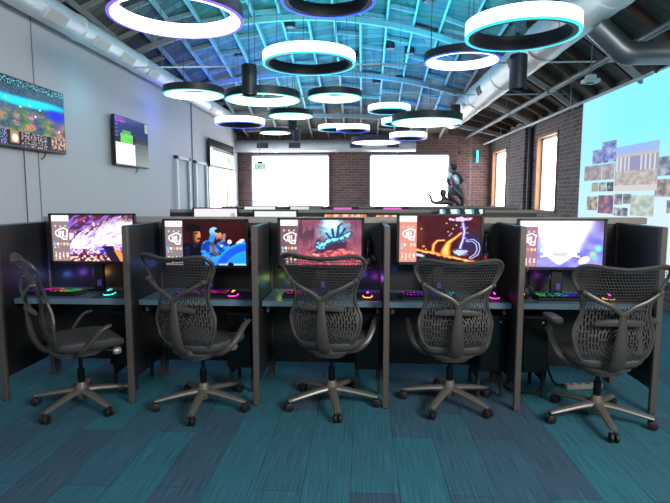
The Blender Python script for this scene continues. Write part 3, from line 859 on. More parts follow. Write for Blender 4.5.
def face(art, dark, wash=0.):
    def fn(u, v):
        c = sidebar(u, v, dark) if u < .215 else art(u, v)
        return mixc(c, (1, .9, .9), wash) if wash else c
    return fn

def monitor(x, y, z0, z1, w, fn, label, nx, ny, led, detailed=True, group=None, desk=.742):
    t = thing('monitor', label, 'monitor', (x, y, desk), 0, group)
    h = z1-z0; zc = (z0+z1)/2-desk
    MB().box((0, .012, zc), (w, .03, h), .006).box((0, .04, zc), (w*.62, .04, h*.62), .015).build('housing', 'black', t, False)
    bz = .022
    grid_screen('screen', w-2*bz, h-.036, nx, ny, fn, 'screen_hi' if detailed else 'screen', t, (0, -.0045, zc+.004), (PI/2, 0, 0))
    fr = MB(); 
    fr.span(-w/2, -w/2+bz-.002, -.010, .0, zc-h/2, zc+h/2, .002); fr.span(w/2-bz+.002, w/2, -.010, .0, zc-h/2, zc+h/2, .002)
    fr.span(-w/2, w/2, -.010, .0, zc+h/2-.0145, zc+h/2, .002); fr.span(-w/2, w/2, -.010, 0, zc-h/2, zc-h/2+.0215, .002)
    fr.build('bezel', 'black', t, False)
    MB().span(-.045, .045, .055, .085, .01, zc, .006).build('stand_neck', 'black', t, False)
    if detailed:
        s_ = MB()
        for a in (-2.5, -.64, 1.57): s_.tube([(0, .09, .012), (.15*math.cos(a), .09+.10*math.sin(a)*.8, .008)], [.03, .012], 8, .4)
        s_.build('stand_foot', 'black', t)
        text_mesh('brand_letters', 'ASUS', .016, 'post', t, (0, -.0105, zc-h/2+.005), (PI/2, 0, 0))
        MB().box((.01, .05, .07), (.035, .008, .05), .003).build('stand_light', led, t, False)
    else:
        MB().span(-.12, .12, 0, .16, 0, .012, .004).build('stand_foot', 'black', t, False)
    return t
NX, NY = 150, 84
monitor(-2.10, 3.95, .970, 1.365, .690, face(art_storm, (.52, .42, .46), .08), 'monitor with a white and purple-blue storm picture, first booth from left', NX, NY, 'violet_led')
monitor(-1.206, 3.95, .944, 1.324, .672, face(art_team, (.52, .48, .50)), 'monitor with a picture of players in blue shirts, second booth from left', NX, NY, 'blue_led')
monitor(-.312, 3.95, .950, 1.334, .664, face(art_cave, (.42, .30, .34), .06), 'monitor with a red cave picture and cyan glow, middle booth', NX, NY, 'violet_led')
monitor(.588, 3.95, .980, 1.366, .650, face(art_flame, (.85, .55, .50)), 'monitor with an orange flame and violet lightning picture, second booth from right', NX, NY, 'violet_led')
monitor(1.487, 3.95, .948, 1.331, .654, face(art_crest, (.62, .42, .52), .05), 'monitor with a white crest on violet-blue, rightmost booth', NX, NY, 'violet_led')

# ------------------------------------------------------------------ keyboards, mice, pads, headsets, towers
import colorsys
def keyboard(x, y, w, hue0, hue1, label, rz=0, sat=.9):
    t = thing('keyboard', label, 'keyboard', (x, y, .741), rz)
    MB().box((0, 0, .012), (w, .145, .02), .005).build('keyboard_body', 'black', t, False)
    b = MB(); n = 15
    for j in range(5):
        for i in range(n):
            h = hue0+(hue1-hue0)*((i+.5)/n)+random.uniform(-.03, .03)
            c = colorsys.hsv_to_rgb(h % 1, sat, random.choice((1., .9, .45, .2)))
            b.box(((i-n/2+.5)*(w-.02)/n, -.052+j*.026, .0335), ((w-.02)/n-.012, .011, .004), .001, None, lin(c))
    b.build('lit_keys', 'keys', t, False)
    b = MB()
    for j in range(5):
        for i in range(n): b.box(((i-n/2+.5)*(w-.02)/n, -.052+j*.026, .029), ((w-.02)/n-.003, .019, .011), .003)
    b.build('keycaps', 'black', t, False)
def keyboard2(*a, **k): keyboard(*a, **k)
keyboard(-2.37, 3.87, .42, .62, 1.42, 'rainbow-lit keyboard under the purple-blue picture monitor', R_(-3))
keyboard(-1.20, 3.86, .40, .78, .90, 'violet-lit keyboard behind the second chair from left')
keyboard(-.40, 3.88, .40, .95, .62, 'dim red and blue lit keyboard behind the middle chair')
keyboard(.50, 3.86, .42, .88, .50, 'pink and cyan lit keyboard behind the second chair from right')
keyboard(1.50, 3.87, .44, .32, .86, 'green to violet lit keyboard under the crest picture monitor', R_(2))
def mouse(x, y, led, label, led2=None):
    t = thing('mouse', label, 'mouse', (x, y, .745))
    rings = []
    for k, (s_, z) in enumerate(((.80, 0), (1., .006), (1., .016), (.86, .028), (.55, .036), (.12, .039))):
        rings.append([(px, py, z) for px, py in sup(.032*s_, .058*s_, 20, 2.4)])
    MB().loft(rings).build('mouse_body', 'black', t)
    MB().tube([(px, py, .011) for px, py in sup(.0335, .0595, 20, 2.4)], .0035, 5, closed=True).build('light_strip', led, t)
    MB().tube([(0, -.03, .037), (0, 0, .042), (.005, .03, .034)], .006, 6).build('logo_light', led2 or led, t)
    MB().tube(spline([(0, .058, .01), (.01, .14, .004), (-.03, .2, .004)], 4), .002, 5).build('mouse_cable', 'black', t)
mouse(-1.93, 3.84, 'teal_led', 'teal-lit mouse beside the rainbow keyboard')
mouse(-.97, 3.84, 'pink_led', 'pink and amber lit mouse by the second divider', 'amber_led')
mouse(.045, 3.84, 'amber_led', 'amber and pink lit mouse right of the middle chair', 'pink_led')
mouse(.98, 3.85, 'pink_led', 'pink-lit mouse at the right of the flame booth')
mouse(1.80, 3.84, 'amber_led', 'amber-lit mouse behind the nearest right chair', 'pink_led')
for x, y, w, lab in ((-1.88, 3.90, .30, 'dark mouse pad under the teal-lit mouse'), (-.96, 3.90, .34, 'dark mouse pad under the pink and amber lit mouse'),
                     (.05, 3.90, .20, 'dark mouse pad under the amber and pink lit mouse'), (.95, 3.90, .22, 'dark mouse pad at the right of the flame booth'),
                     (.245, 3.90, .12, 'narrow dark pad at the left of the flame booth'), (1.82, 3.90, .28, 'dark mouse pad behind the nearest right chair')):
    tag(MB().box((0, 0, 0), (w, .30, .004), .0015).build('mouse_pad', 'padblack', None, False, (x, y, .7425)), lab, 'mouse pad')
def headset(loc, rz, label, m='black', led='red_led', lying=False):
    t = thing('headset', label, 'headset', loc, rz)
    arc = [(.085*math.cos(a), 0, .11+.095*math.sin(a)) for a in [PI*k/14 for k in range(15)]]
    MB().tube([(.085, 0, .04)]+arc+[(-.085, 0, .04)], .010, 8, 1.4, (0, 1, 0)).build('headband', m, t)
    for s_ in (-1, 1):
        Mx = Matrix.Translation((s_*.078, 0, .035)) @ Matrix.Rotation(s_*PI/2, 4, 'Y')
        cup = MB().lathe([(.030, -.028), (.044, -.022), (.047, -.004), (.042, .012), (.028, .020), (0, .021)], 20, Mx).build('ear_cup', m, t)
        MB().lathe([(.0, .0225), (.012, .022), (.014, .0205)], 16, Mx, False).build('cup_light', led, cup)
    MB().tube(spline([(-.09, -.02, .02), (-.09, -.07, -.01), (-.06, -.10, -.02)], 4), .004, 6).build('microphone', m, t)
    return t
for x, z, lab in ((-.868, .985, 'black headset with red accents hanging beside the blue-shirt picture monitor'),
                  (.062, .975, 'black headset hanging right of the red picture monitor'), (.965, 1.02, 'black headset with a red mark hanging right of the flame picture monitor')):
    hk = thing('headset_hook', 'small dark hook carrying the headset ' + lab.split('hanging ')[1], 'hook', (x, 4.205, z+.2))
    MB().tube([(0, 0, .0), (0, -.11, -.005), (0, -.15, .02)], .006, 6).build('hook_rod', 'dkmetal', hk)
    MB().box((0, -.005, 0), (.03, .008, .05), .003).build('hook_plate', 'dkmetal', hk, False)
    headset((x, 4.085, z-.023), R_(76), lab)
headset((1.205, 3.83, .765), R_(60), 'red and yellow lit headset lying on the worktop beside the crest picture monitor', 'black', 'amber_led')
# pc towers below the worktops
for i, (x, lab) in enumerate(((-1.83, 'black computer tower under the rainbow keyboard desk'), (-.92, 'black computer tower under the desk behind the second chair'),
                              (.05, 'black computer tower under the desk right of the middle chair'), (.965, 'black computer tower under the desk right of the second chair from right'),
                              (1.27, 'black computer tower with tiny green lights under the crest picture desk'))):
    t = thing('computer_tower', lab, 'computer', (x, 3.98, 0))
    MB().box((0, 0, .42), (.19, .40, .42), .008).build('tower_case', 'black', t, False)
    MB().box((0, -.202, .42), (.17, .008, .39), .003).build('front_panel', 'blackgloss', t, False)
    MB().box((.05, -.207, .585), (.012, .004, .012), .001).build('power_light', 'green' if i == 4 else 'blue_led', t, False)
    b = MB()
    for sx in (-.085, .085): b.span(sx-.006, sx+.006, -.16, .16, .12, .21, .002)
    b.span(-.1, .1, -.16, .16, .195, .212, .002)
    for sx in (-.085, .085):
        for sy in (-.15, .15): b.span(sx-.012, sx+.012, sy-.012, sy+.012, 0, .125, .002)
    b.build('tower_cradle', 'dkmetal', t, False)
# cables on the floor of the last booth
def cable(pts, r, label, m='rubber'):
    return tag(MB().tube(spline(pts, 8), r, 6).build('floor_cable', m), label, 'cable')
cable([(1.36, 4.0, .36), (1.40, 3.92, .20), (1.33, 3.86, .04), (1.16, 3.95, .012), (1.12, 4.10, .012)], .009, 'black cable looping from the computer to the carpet in the right booth')
cable([(1.42, 4.05, .30), (1.50, 4.02, .06), (1.62, 4.08, .012), (1.74, 4.05, .012), (1.80, 4.12, .012)], .009, 'black cable running along the carpet behind the nearest right chair')
cable([(-.93, 4.15, .70), (-.98, 4.05, .60), (-1.10, 4.0, .53), (-1.22, 4.05, .57), (-1.26, 4.15, .70)], .004, 'thin cable sagging under the desk of the second booth')
t = thing('power_strip', 'pale power strip lying on the carpet behind the nearest right chair', 'power strip', (1.74, 4.03, 0), R_(8))
MB().box((0, 0, .022), (.30, .055, .04), .006).build('strip_body', 'silver', t, False)
for k in range(4): MB().lathe([(.019, .0425), (.019, .0435), (0, .0435)], 14, Matrix.Translation((-.1+.065*k, 0, 0)), False).build('socket', 'black', t)

# ------------------------------------------------------------------ chairs
OUT = [(0, .452), (.09, .457), (.16, .482), (.213, .537), (.242, .62), (.246, .69), (.222, .76), (.207, .83), (.226, .92), (.264, .99), (.286, 1.045), (.283, 1.085), (.255, 1.112), (.20, 1.119), (.10, 1.106), (0, 1.098)]
half = [(p.x, p.y) for p in spline([(a, b_, 0) for a, b_ in OUT], 5)]
POLY = half+[(-x, z) for x, z in reversed(half[1:-1])]
def inside(x, z):
    r = False; n = len(POLY); j = n-1
    for i in range(n):
        xi, zi = POLY[i]; xj, zj = POLY[j]
        if (zi > z) != (zj > z) and x < (xj-xi)*(z-zi)/(zj-zi)+xi: r = not r
        j = i
    return r
def edge_d(x, z):
    return min(segd(x, z, *POLY[i-1], *POLY[i]) for i in range(len(POLY)))
def yb(x, z):
    """depth of the back shell: lumbar forward, shoulders leaning away, sides wrapping"""
    K = [(.45, -.165), (.55, -.215), (.65, -.225), (.75, -.212), (.85, -.222), (1.0, -.275), (1.13, -.335)]
    y = K[-1][1]
    for (a, ya), (b_, y2) in zip(K, K[1:]):
        if z <= b_:
            t_ = max(0, (z-a)/(b_-a)); t_ = t_*t_*(3-2*t_)*.5+t_*.5; y = ya+(y2-ya)*t_; break
    return y+.055*(x/.26)**2
def hole(x, z):
    if edge_d(x, z) < .022: return False
    g = .0066
    P3 = .0192
    if z > .85:
        r = int(math.floor(z/P3)); xx = x+(P3/2 if r % 2 else 0)
        return (z/P3) % 1 < .70 and (xx/P3) % 1 < .70
    cz_ = .64
    rr = math.hypot(x*1.12, (z-cz_)*.9); a = math.atan2(z-cz_, x)
    if z > .70 and (z > .76 or rr > .12):
        col_ = int(math.floor(x/P3))
        zz = z+(.024 if col_ % 2 else 0)
        return (x/P3) % 1 < .62 and (zz/.048) % 1 < .80
    k = int(rr/.021)
    if k == 0: return False
    n_ = max(4, int(2*PI*k*.021/.05)); f_ = (a/(2*PI)*n_+(.5 if k % 2 else 0)) % 1
    return (rr/.021) % 1 < .50 and f_ < .80
def back_mesh():
    g = .0048; b = MB(); idx = {}
    nx = int(.30/g); nz0 = int(.44/g); nz1 = int(1.14/g)
    def vid(i, j):
        if (i, j) not in idx:
            idx[(i, j)] = len(b.v); b.v.append((i*g, yb(i*g, j*g), j*g))
        return idx[(i, j)]
    for j in range(nz0, nz1+1):
        for i in range(-nx, nx+1):
            x, z = (i+.5)*g, (j+.5)*g
            if inside(x, z) and not hole(x, z):
                b.f.append((vid(i, j), vid(i+1, j), vid(i+1, j+1), vid(i, j+1))); b.c.append(None)
    return b

def make_chair(label):
    t = thing('office_chair', label, 'chair', (0, 0, 0), 0, 'mesh-backed desk chairs')
    back_mesh().build('backrest_mesh', 'mesh', t)
    MB().tube([(x, yb(x, z), z) for x, z in POLY], .0105, 7, 1., (0, 1, 0), closed=True).build('backrest_rim', 'mesh', t)
    # Y-shaped spine behind the mesh
    f_ = MB()
    sp = spline([(0, -.17, .435), (0, -.235, .48), (0, -.275, .58), (0, -.285, .70), (0, -.285, .80), (0, -.285, .845)], 5)
    n = len(sp); rad = [.047-.026*ss(.3, .85, i/(n-1)) for i in range(n)]
    f_.tube(sp, rad, 12, .45, (0, 1, 0))
    for s_ in (-1, 1):
        arm = spline([(s_*.004, -.285, .815), (s_*.06, -.290, .862), (s_*.14, -.288, .900), (s_*.215, -.268, .944), (s_*.230, -.258, .953)], 5)
        f_.tube(arm, [.018-.007*i/(len(arm)-1) for i in range(len(arm))], 10, .7, (0, 1, 0))
        f_.lathe([(0, -.02), (.017, -.018), (.019, 0), (.012, .018), (0, .02)], 12, Matrix.Translation((s_*.228, -.258, .951)) @ Matrix.Rotation(PI/2, 4, 'X'))
    f_.build('back_frame', 'frame', t)
    for s_ in (-1, 1):
        MB().tube([(s_*.03, -.272, .752), (s_*.075, -.262, .768), (s_*.135, -.235, .785)][::-1] if False else [(s_*.02, -.272, .765), (s_*.08, -.268, .762), (s_*.15, -.250, .752)], [.024, .024, .016], 8, .6, (0, 1, 0)).build('lumbar_bar', 'frame', t)
    # seat pan
    rings = []
    for sc, z in ((.62, .425), (.90, .438), (1., .465), (1.01, .485), (.97, .500), (.80, .504), (.4, .498)):
        r_ = []
        for px, py in sup(.245*sc, .235*sc, 36, 3.6):
            yy = py+.045
            r_.append((px*(1-.08*(yy+.2)), yy, z+.016*(px/.245)**2-.03*max(0, (yy-.16)/.12)**2))
        rings.append(r_)
    MB().loft(rings).build('seat', 'seat', t)
    m_ = MB(); rings = []
    for sc, z, yo in ((.5, .375, -.01), (.9, .385, -.01), (1., .405, -.01), (1.25, .425, .0), (1.3, .438, .0)):
        rings.append([(px, py+yo, z) for px, py in sup(.125*sc, .16*sc, 24, 3.0)])
    m_.loft(rings)
    m_.tube(spline([(0, -.06, .41), (0, -.13, .42), (0, -.20, .455)], 4), [.05, .052, .052, .052, .052, .052, .052, .052, .05], 10, .45, (0, 1, .3))
    m_.build('tilt_mechanism', 'alu', t)
    MB().tube([(.05, .08, .405), (.09, .16, .40), (.10, .20, .395)], .007, 8).build('lever', 'dkmetal', t)
    MB().lathe([(0, -.032), (.022, -.026), (.032, 0), (.024, .026), (0, .032)], 16, Matrix.Translation((.105, .225, .39)) @ Matrix.Rotation(PI/2, 4, 'X')).build('tension_knob', 'silver', t)
    # arm supports
    for s_ in (-1, 1):
        p = spline([(s_*.09, -.05, .415), (s_*.18, -.045, .428), (s_*.245, -.02, .468), (s_*.280, .03, .535), (s_*.294, .085, .598), (s_*.296, .125, .618), (s_*.296, .15, .622)], 5)
        MB().tube(p, [.026+.002*math.sin(i) *0 - .006*i/(len(p)-1) for i in range(len(p))], 10, .62, (0, 1, 0)).build('arm_support', 'frame', t)
    MB().lathe([(.014, .17), (.014, .40)], 16).lathe([(.024, .15), (.024, .27)], 16).build('gas_lift', 'blackgloss', t)
    MB().lathe([(0, .055), (.030, .055), (.034, .07), (.046, .085), (.044, .125), (.034, .165), (.031, .175), (.026, .176)], 24).build('base_hub', 'alu', t)
    leg = MB().tube(spline([(.02, 0, .115), (.10, 0, .110), (.22, 0, .092), (.30, 0, .078), (.335, 0, .072)], 4), [.036-.017*i/16 for i in range(17)], 10, .62)
    lg = leg.build('base_leg', 'alu', t)
    cb = MB()
    for s_ in (-1, 1):
        cb.lathe([(0, -.011), (.024, -.011), (.0305, -.007), (.0305, .007), (.024, .011), (0, .011)], 18, Matrix.Translation((.33, s_*.0155, .0305)) @ Matrix.Rotation(PI/2, 4, 'X'))
    cb.box((.322, 0, .048), (.034, .012, .04), .005); cb.tube([(.33, 0, .05), (.33, 0, .075)], .008, 8)
    cs = cb.build('caster', 'rubber', t)
    for k in range(1, 5):
        for s_o in (lg, cs):
            c = s_o.copy(); C.objects.link(c); c.parent = t; c.rotation_euler = (0, 0, R_(72*k))
    return t
def set_chair(t, loc, face_cw, phi):
    """face_cw: degrees turned clockwise from facing the desks; phi: world angle of one base leg"""
    rz = -R_(face_cw); t.location = loc; t.rotation_euler = (0, 0, rz)
    kk = {'base_leg': 0, 'caster': 0}
    for ch in t.children:
        st = ch.name.split('.')[0]
        if st in kk:
            ch.rotation_euler = (0, 0, R_(phi+72*kk[st])-rz); kk[st] += 1
        elif st in ('gas_lift', 'base_hub'): ch.rotation_euler = (0, 0, -rz)
CH = [((-.212, 3.642, 0), 11, 64, 'mesh-back desk chair without arm pads, in front of the red picture monitor', 0),
      ((-2.005, 3.515, 0), 50, 40, 'mesh-back desk chair turned sideways to the right, at the left end', 0),
      ((-1.125, 3.549, 0), 21, 56, 'mesh-back desk chair turned slightly right, in front of the blue-shirt picture', 0),
      ((.640, 3.689, 0), 0, 24, 'mesh-back desk chair squarely facing the flame picture monitor', -.033),
      ((1.58, 3.452, 0), 0, 48, 'nearest mesh-back desk chair with padded armrests, at the right booth', -.033)]
chair = make_chair(CH[0][3])
for i, (loc, a, phi, lab, dz) in enumerate(CH):
    t = chair if i == 0 else dup(chair, loc, 0, lab)
    set_chair(t, loc, a, phi)
    if i == 1:                       # this one is leaned back
        th_ = R_(4.5); py, pz = -.08, .45
        for ch in t.children:
            if ch.name.split('.')[0] in ('backrest_mesh', 'backrest_rim', 'back_frame', 'lumbar_bar'):
                ch.rotation_euler = (th_, 0, 0)
                ch.location = (0, py-(py*math.cos(th_)-pz*math.sin(th_)), pz-(py*math.sin(th_)+pz*math.cos(th_)))
    for ch in t.children:
        if ch.name.split('.')[0] not in ('base_leg', 'caster', 'base_hub', 'gas_lift') and dz: ch.location.z = dz
    if i == 4:
        for s_ in (-1, 1):
            p = spline([(s_*.294, .085, .598), (s_*.298, .085, .66), (s_*.301, .06, .715)], 4)
            MB().tube(p, .021, 10, .7, (0, 1, 0)).build('arm_post', 'frame', t, True, (0, 0, dz))
            rings = []
            for sc, z in ((.7, .708), (.96, .714), (1., .726), (.9, .738), (.6, .743), (.2, .745)):
                rings.append([(px+s_*.302, py+.03, z) for px, py in sup(.048*sc, .125*sc, 28, 2.6)])
            MB().loft(rings).build('arm_pad', 'mesh', t, True, (0, 0, dz))

# ------------------------------------------------------------------ rows behind
def back_row(yd, x0, x1, mons, rowlab, ydiv):
    t = thing('row_partition', 'dark partition of the ' + rowlab, 'partition', ((x0+x1)/2, yd+.62, 0))
    hw = (x1-x0)/2
    MB().span(-hw, hw, -.03, .03, .1, 1.29, .003).build('panel_face', 'panel', t, False)
    MB().span(-hw, hw, -.035, .035, 1.29, 1.33, .004).build('top_rail', 'rail', t, False)
    for x in (-hw+.1, 0, hw-.1): MB().span(x-.02, x+.02, -.02, .02, 0, .1).build('foot', 'post', t, False)
    t = thing('row_worktop', 'long dark worktop of the ' + rowlab, 'desk', ((x0+x1)/2, yd, .7))
    MB().span(-hw, hw, 0, .58, 0, .04).build('top', 'desk', t, False)
    for x in (-hw+.06, -hw/3, hw/3, hw-.06): MB().span(x-.025, x+.025, .05, .5, -.7, 0).build('leg', 'post', t, False)
    for a in mons: monitor(*a)
def white_fn(u, v): return mixc((.97, .95, .98), (.70, .66, .74), ss(.62, .75, fb(u*6, v*5, 3))*ss(.7, 1, u))
def plainw(u, v): return (.96, .98, .98)
def stripe_fn(u, v): return mixc((.92, .50, .25), (.95, .9, .88), ss(.45, .6, fb(u*9, v*2, 5)))
def tile_fn(u, v):
    k = (u*3+v*.25) % 1
    return (.94, .98, 1.) if k < .45 else ((.25, .70, .72) if k < .62 else (.10, .22, .26))
def pink_fn(u, v): return (.95, .45, .85) if abs(u-.5) < .3 else (.25, .12, .25)
def dimw(u, v): return (.88, .9, .92) if u < .6 else (.35, .4, .42)
g2 = 'monitors of the second row'
back_row(5.95, -2.45, 2.15, [
    (-1.812, 6.38, .99, 1.358, .58, white_fn, 'second-row monitor with a near-white screen, seen over the left booths', 50, 30, None, False),
    (-1.067, 6.38, .95, 1.328, .56, plainw, 'second-row monitor with a plain white screen, left of the middle', 40, 24, None, False),
    (-.20, 6.38, .92, 1.290, .56, stripe_fn, 'second-row monitor showing a thin orange strip above the red picture monitor', 50, 24, None, False),
    (.40, 6.38, .91, 1.283, .50, stripe_fn, 'second-row monitor with a pale orange strip left of the flame booth', 50, 24, None, False),
    (1.20, 6.38, .97, 1.355, .56, tile_fn, 'second-row monitor with slanted white and teal tiles, below the statue', 60, 30, None, False)],
    'second row of booths', None)
back_row(8.2, -2.4, 2.6, [
    (-1.70, 8.62, .97, 1.338, .56, plainw, 'third-row monitor with a white strip showing below the left window', 40, 24, None, False),
    (-.93, 8.62, .97, 1.340, .56, dimw, 'third-row monitor half white half grey, below the left window edge', 40, 24, None, False),
    (-.32, 8.62, .95, 1.325, .54, pink_fn, 'third-row monitor showing a pink patch, below the brick pier', 40, 24, None, False),
    (.50, 8.62, .95, 1.325, .54, pink_fn, 'third-row monitor showing a pink patch, below the right window', 40, 24, None, False)],
    'third row of booths', None)

# ------------------------------------------------------------------ statue group on a plinth
def skin(name, pts, edges, m, parent, root=0, sub=2):
    me = bpy.data.meshes.new(name); me.from_pydata([p[0] for p in pts], edges, []); me.materials.append(M[m])
    o = bpy.data.objects.new(name, me); C.objects.link(o); o.parent = parent
    sk = o.modifiers.new('skin', 'SKIN')
    for v, p in zip(me.skin_vertices[0].data, pts):
        r = p[1]*.95; v.radius = (r, r) if not isinstance(r, tuple) else r
    me.skin_vertices[0].data[root].use_root = True
    s_ = o.modifiers.new('sub', 'SUBSURF'); s_.levels = sub; s_.render_levels = sub
    me.shade_smooth()
    return o
pl = thing('display_plinth', 'dark display plinth carrying the statue at the back of the room', 'plinth', (1.72, 9.7, 0))
MB().span(-.42, .42, -.3, .3, 0, 1.22, .01).build('plinth_body', 'panel', pl, False)
MB().span(-.45, .45, -.33, .33, 1.22, 1.27, .01).build('plinth_top', 'rail', pl, False)
st = thing('statue', 'dark and silver statue of a striding armoured figure with a trailing cloak', 'statue', (1.75, 9.65, 1.27))
skin('figure_body', [((-.02, 0, .34), .075), ((-.05, 0, .46), .07), ((-.07, 0, .57), .085), ((-.08, 0, .65), .035), ((-.085, -.01, .73), .055),
    ((-.16, -.05, .60), .04), ((-.21, -.10, .48), .032), ((-.14, -.15, .42), .024),
    ((.03, .04, .60), .04), ((.09, .02, .49), .032), ((.02, -.08, .46), .024),
    ((-.12, -.07, .30), .062), ((-.20, -.09, .25), .05), ((-.06, -.05, .14), .038), ((.05, -.03, .03), .03), ((-.01, -.07, .02), .02),
    ((.05, .05, .26), .06), ((.09, .06, .16), .046), ((.09, .08, .04), .035), ((.05, .02, .02), .022)],
    [(0, 1), (1, 2), (2, 3), (3, 4), (2, 5), (5, 6), (6, 7), (2, 8), (8, 9), (9, 10), (0, 11), (11, 12), (12, 13), (13, 14), (14, 15), (0, 16), (16, 17), (17, 18), (18, 19)], 'statue_dark', st)
MB().lathe([(0, -.05), (.05, -.04), (.066, 0), (.055, .05), (.02, .075), (0, .078)], 16, Matrix.Translation((-.083, .008, .745))).build('hair', 'black', st)
b = MB()
b.tube(spline([(-.10, -.085, .60), (-.06, -.09, .52), (-.03, -.08, .44)], 4), [.03, .045, .05, .052, .05, .05, .045, .04, .03], 10, .5, (0, 1, 0))
b.tube(spline([(-.15, -.07, .63), (-.18, -.08, .58), (-.2, -.1, .53)], 4), .036, 10)
b.build('armour', 'statue_light', st)
MB().tube(spline([(.02, .07, .60), (.10, .08, .42), (.15, .08, .25), (.22, .06, .12), (.33, .04, .05)], 5), [.03, .034, .038, .042, .045, .048, .05, .05, .05, .048, .045, .04, .036, .03, .026, .022, .018, .014, .010, .008, .006], 10, .35, (0, 1, 0)).build('cloak', 'statue_rose', st)
MB().tube(spline([(-.14, -.16, .42), (.02, -.14, .26), (.20, -.10, .13), (.36, -.06, .06)], 5), [.010]*14+[.006, .002], 8, .5).build('blade', 'statue_light', st)
fg = thing('figurine', 'small dark figurine with one arm raised, left of the statue', 'statue', (1.47, 9.62, 1.27))
skin('figure_body', [((.06, 0, .07), .07), ((.05, 0, .12), .085), ((.02, 0, .20), .035), ((.005, 0, .265), .05),
    ((-.04, -.02, .12), .04), ((-.14, -.05, .10), .032), ((-.20, -.05, .13), .028), ((-.235, -.05, .24), .024), ((-.30, -.06, .265), .018), ((.15, 0, .12), .05), ((.19, -.02, .05), .038)],
    [(0, 1), (1, 2), (2, 3), (1, 4), (4, 5), (5, 6), (6, 7), (7, 8), (1, 9), (9, 10)], 'statue_dark', fg)
MB().lathe([(0, -.07), (.045, -.055), (.062, 0), (.05, .05), (0, .068)], 16, Matrix.Translation((.005, 0, .285))).build('head_cover', 'statue_dark', fg)
MB().span(-.08, .2, -.08, .08, 0, .02, .004).build('figurine_base', 'statue_dark', fg, False)
# thin pole and small wall bits at the back right
t = thing('floor_pole', 'thin pale pole rising to the roof behind the statue', 'pole', (3.33, 16.4, 0))
MB().tube([(0, 0, 0), (0, 0, roof(3.33, 16.4))], .014, 8).lathe([(.08, 0), (.08, .01), (.02, .02)], 16).build('pole_tube', 'steel', t)
t = thing('corner_reflection', 'small upright glowing teal tube for a reflection in the back right corner', 'reflection', (3.6, 16.72, 2.55))
MB().tube([(0, 0, 0), (0, 0, .36)], .03, 10).build('reflection_tube', 'teal_led', t)  # reflection on the corner column, made as an added glowing tube
MB().span(-.03, .03, .0, .07, .1, .26, .004).build('tube_bracket', 'dkmetal', t, False)
t = thing('security_camera', 'small dark camera hanging from the roof above the statue', 'camera', (2.95, 16.3, 2.80))
MB().tube([(0, 0, .06), (0, 0, roof(2.95, 16.3)-2.80-.02)], .012, 8).build('camera_stem', 'dkmetal', t)
MB().lathe([(0, -.06), (.05, -.045), (.065, 0), (.06, .05), (0, .06)], 18).build('camera_dome', 'black', t)

# ------------------------------------------------------------------ lights
def area(loc, rot, sx, sy, p, col):
    l = bpy.data.lights.new('area', 'AREA'); l.shape = 'RECTANGLE'; l.size = sx; l.size_y = sy; l.energy = p; l.color = col
    o = bpy.data.objects.new('room_light', l); C.objects.link(o); o.location = loc; o.rotation_euler = rot; return o
def point(loc, p, col, r=.03):
    l = bpy.data.lights.new('glow', 'POINT'); l.energy = p; l.color = col; l.shadow_soft_size = r
    o = bpy.data.objects.new('glow_light', l); C.objects.link(o); o.location = loc; return o
# daylight from shop windows behind the photographer (mostly from the right)
area((3.2, -.5, 3.0), (R_(58), 0, R_(36)), 2.4, 1.4, 300, (1., .97, .93))
area((-1.2, -.6, 3.0), (R_(56), 0, R_(-5)), 3.4, 1.2, 60, (.95, .97, 1.))
l = bpy.data.lights.new('wall_fill', 'SPOT'); l.energy = 950; l.color = (1., .98, .96); l.spot_size = R_(46); l.spot_blend = 1.; l.shadow_soft_size = .5  # added spot to brighten the left wall
o = bpy.data.objects.new('added_wall_fill', l); C.objects.link(o); o.location = (3.4, -.6, 2.9)
o.rotation_euler = (Vector((-4, 8.5, 2.0))-o.location).to_track_quat('-Z', 'Y').to_euler()
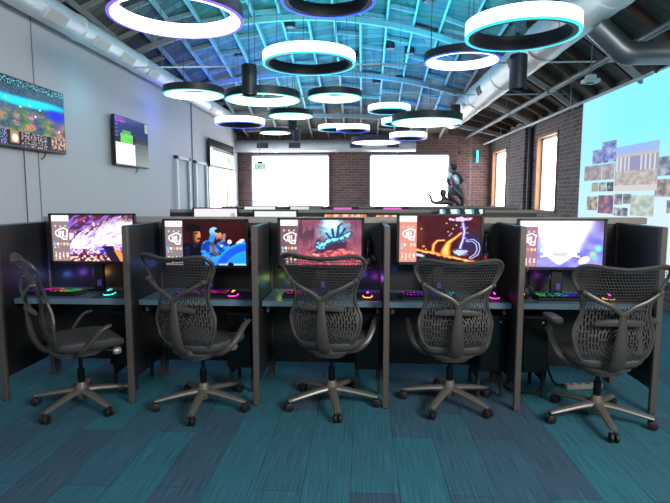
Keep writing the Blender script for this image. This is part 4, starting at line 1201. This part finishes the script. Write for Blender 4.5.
# coloured light thrown up on the roof by the pendants
def uplight(x, y, z, p, col, ang=150):
    l = bpy.data.lights.new('uplight', 'SPOT'); l.energy = p; l.color = col; l.spot_size = R_(ang); l.spot_blend = .6; l.shadow_soft_size = .25
    o = bpy.data.objects.new('roof_uplight', l); C.objects.link(o); o.location = (x, y, z); o.rotation_euler = (PI, 0, 0)
for x, y, z, p, c in ((-.7, 7.1, 3.5, 360, (.0, .56, .95)), (1.4, 5.6, 3.5, 220, (.0, .58, .95)), (-1.6, 8.7, 3.5, 300, (.0, .72, .80)), (1.0, 9.3, 3.4, 330, (.0, .62, .95)),
                      (.7, 11.4, 3.4, 300, (.0, .46, 1.)), (-1.4, 11.0, 3.4, 300, (.0, .60, .95)), (-2.7, 12.0, 3.3, 220, (.02, .16, 1.)), (.4, 13.2, 3.0, 240, (.0, .46, 1.)),
                      (-1.6, 13.6, 3.0, 240, (.0, .55, 1.)), (1.9, 13.4, 3.0, 120, (.0, .35, 1.)), (-1.2, 5.0, 3.5, 180, (.0, .45, 1.))):
    uplight(x, y, z, p, c)
point((-3.5, 9.9, 3.05), 9, (.10, .16, 1.), .15)  # added points for the blue and cyan glow on the left wall
point((-3.6, 7.3, 2.9), 2.5, (.1, .8, 1.), .1)
# screen-back glow on the booth panels
for x, z, p, c in ((-2.36, .86, .35, (.35, .12, 1.)), (-2.16, .86, .30, (1., .5, .2)), (-2.5, .84, .30, (.1, .25, 1.)), (-1.56, .95, .25, (.1, .3, 1.)),
                   (-.66, .84, .12, (.6, .9, .1)), (-.60, .80, .10, (.1, .8, .9)), (.02, .86, .22, (.15, .15, 1.)), (.11, .84, .18, (.7, .1, 1.)),
                   (.27, .90, .06, (.1, .2, 1.)), (1.42, .86, .15, (.5, .1, .8)), (1.58, .86, .22, (.1, .35, 1.))):
    point((x, 4.15, z), p, c, .02)

w = bpy.data.worlds.new('world'); bpy.context.scene.world = w; w.use_nodes = True
bg = w.node_tree.nodes['Background']; bg.inputs['Color'].default_value = (.75, .87, 1., 1); bg.inputs['Strength'].default_value = .22
sc = bpy.context.scene
sc.view_settings.view_transform = 'Standard'; sc.view_settings.look = 'None'; sc.view_settings.exposure = 0
sc.cycles.max_bounces = 6; sc.cycles.diffuse_bounces = 3; sc.cycles.glossy_bounces = 3
sc.cycles.sample_clamp_indirect = 6
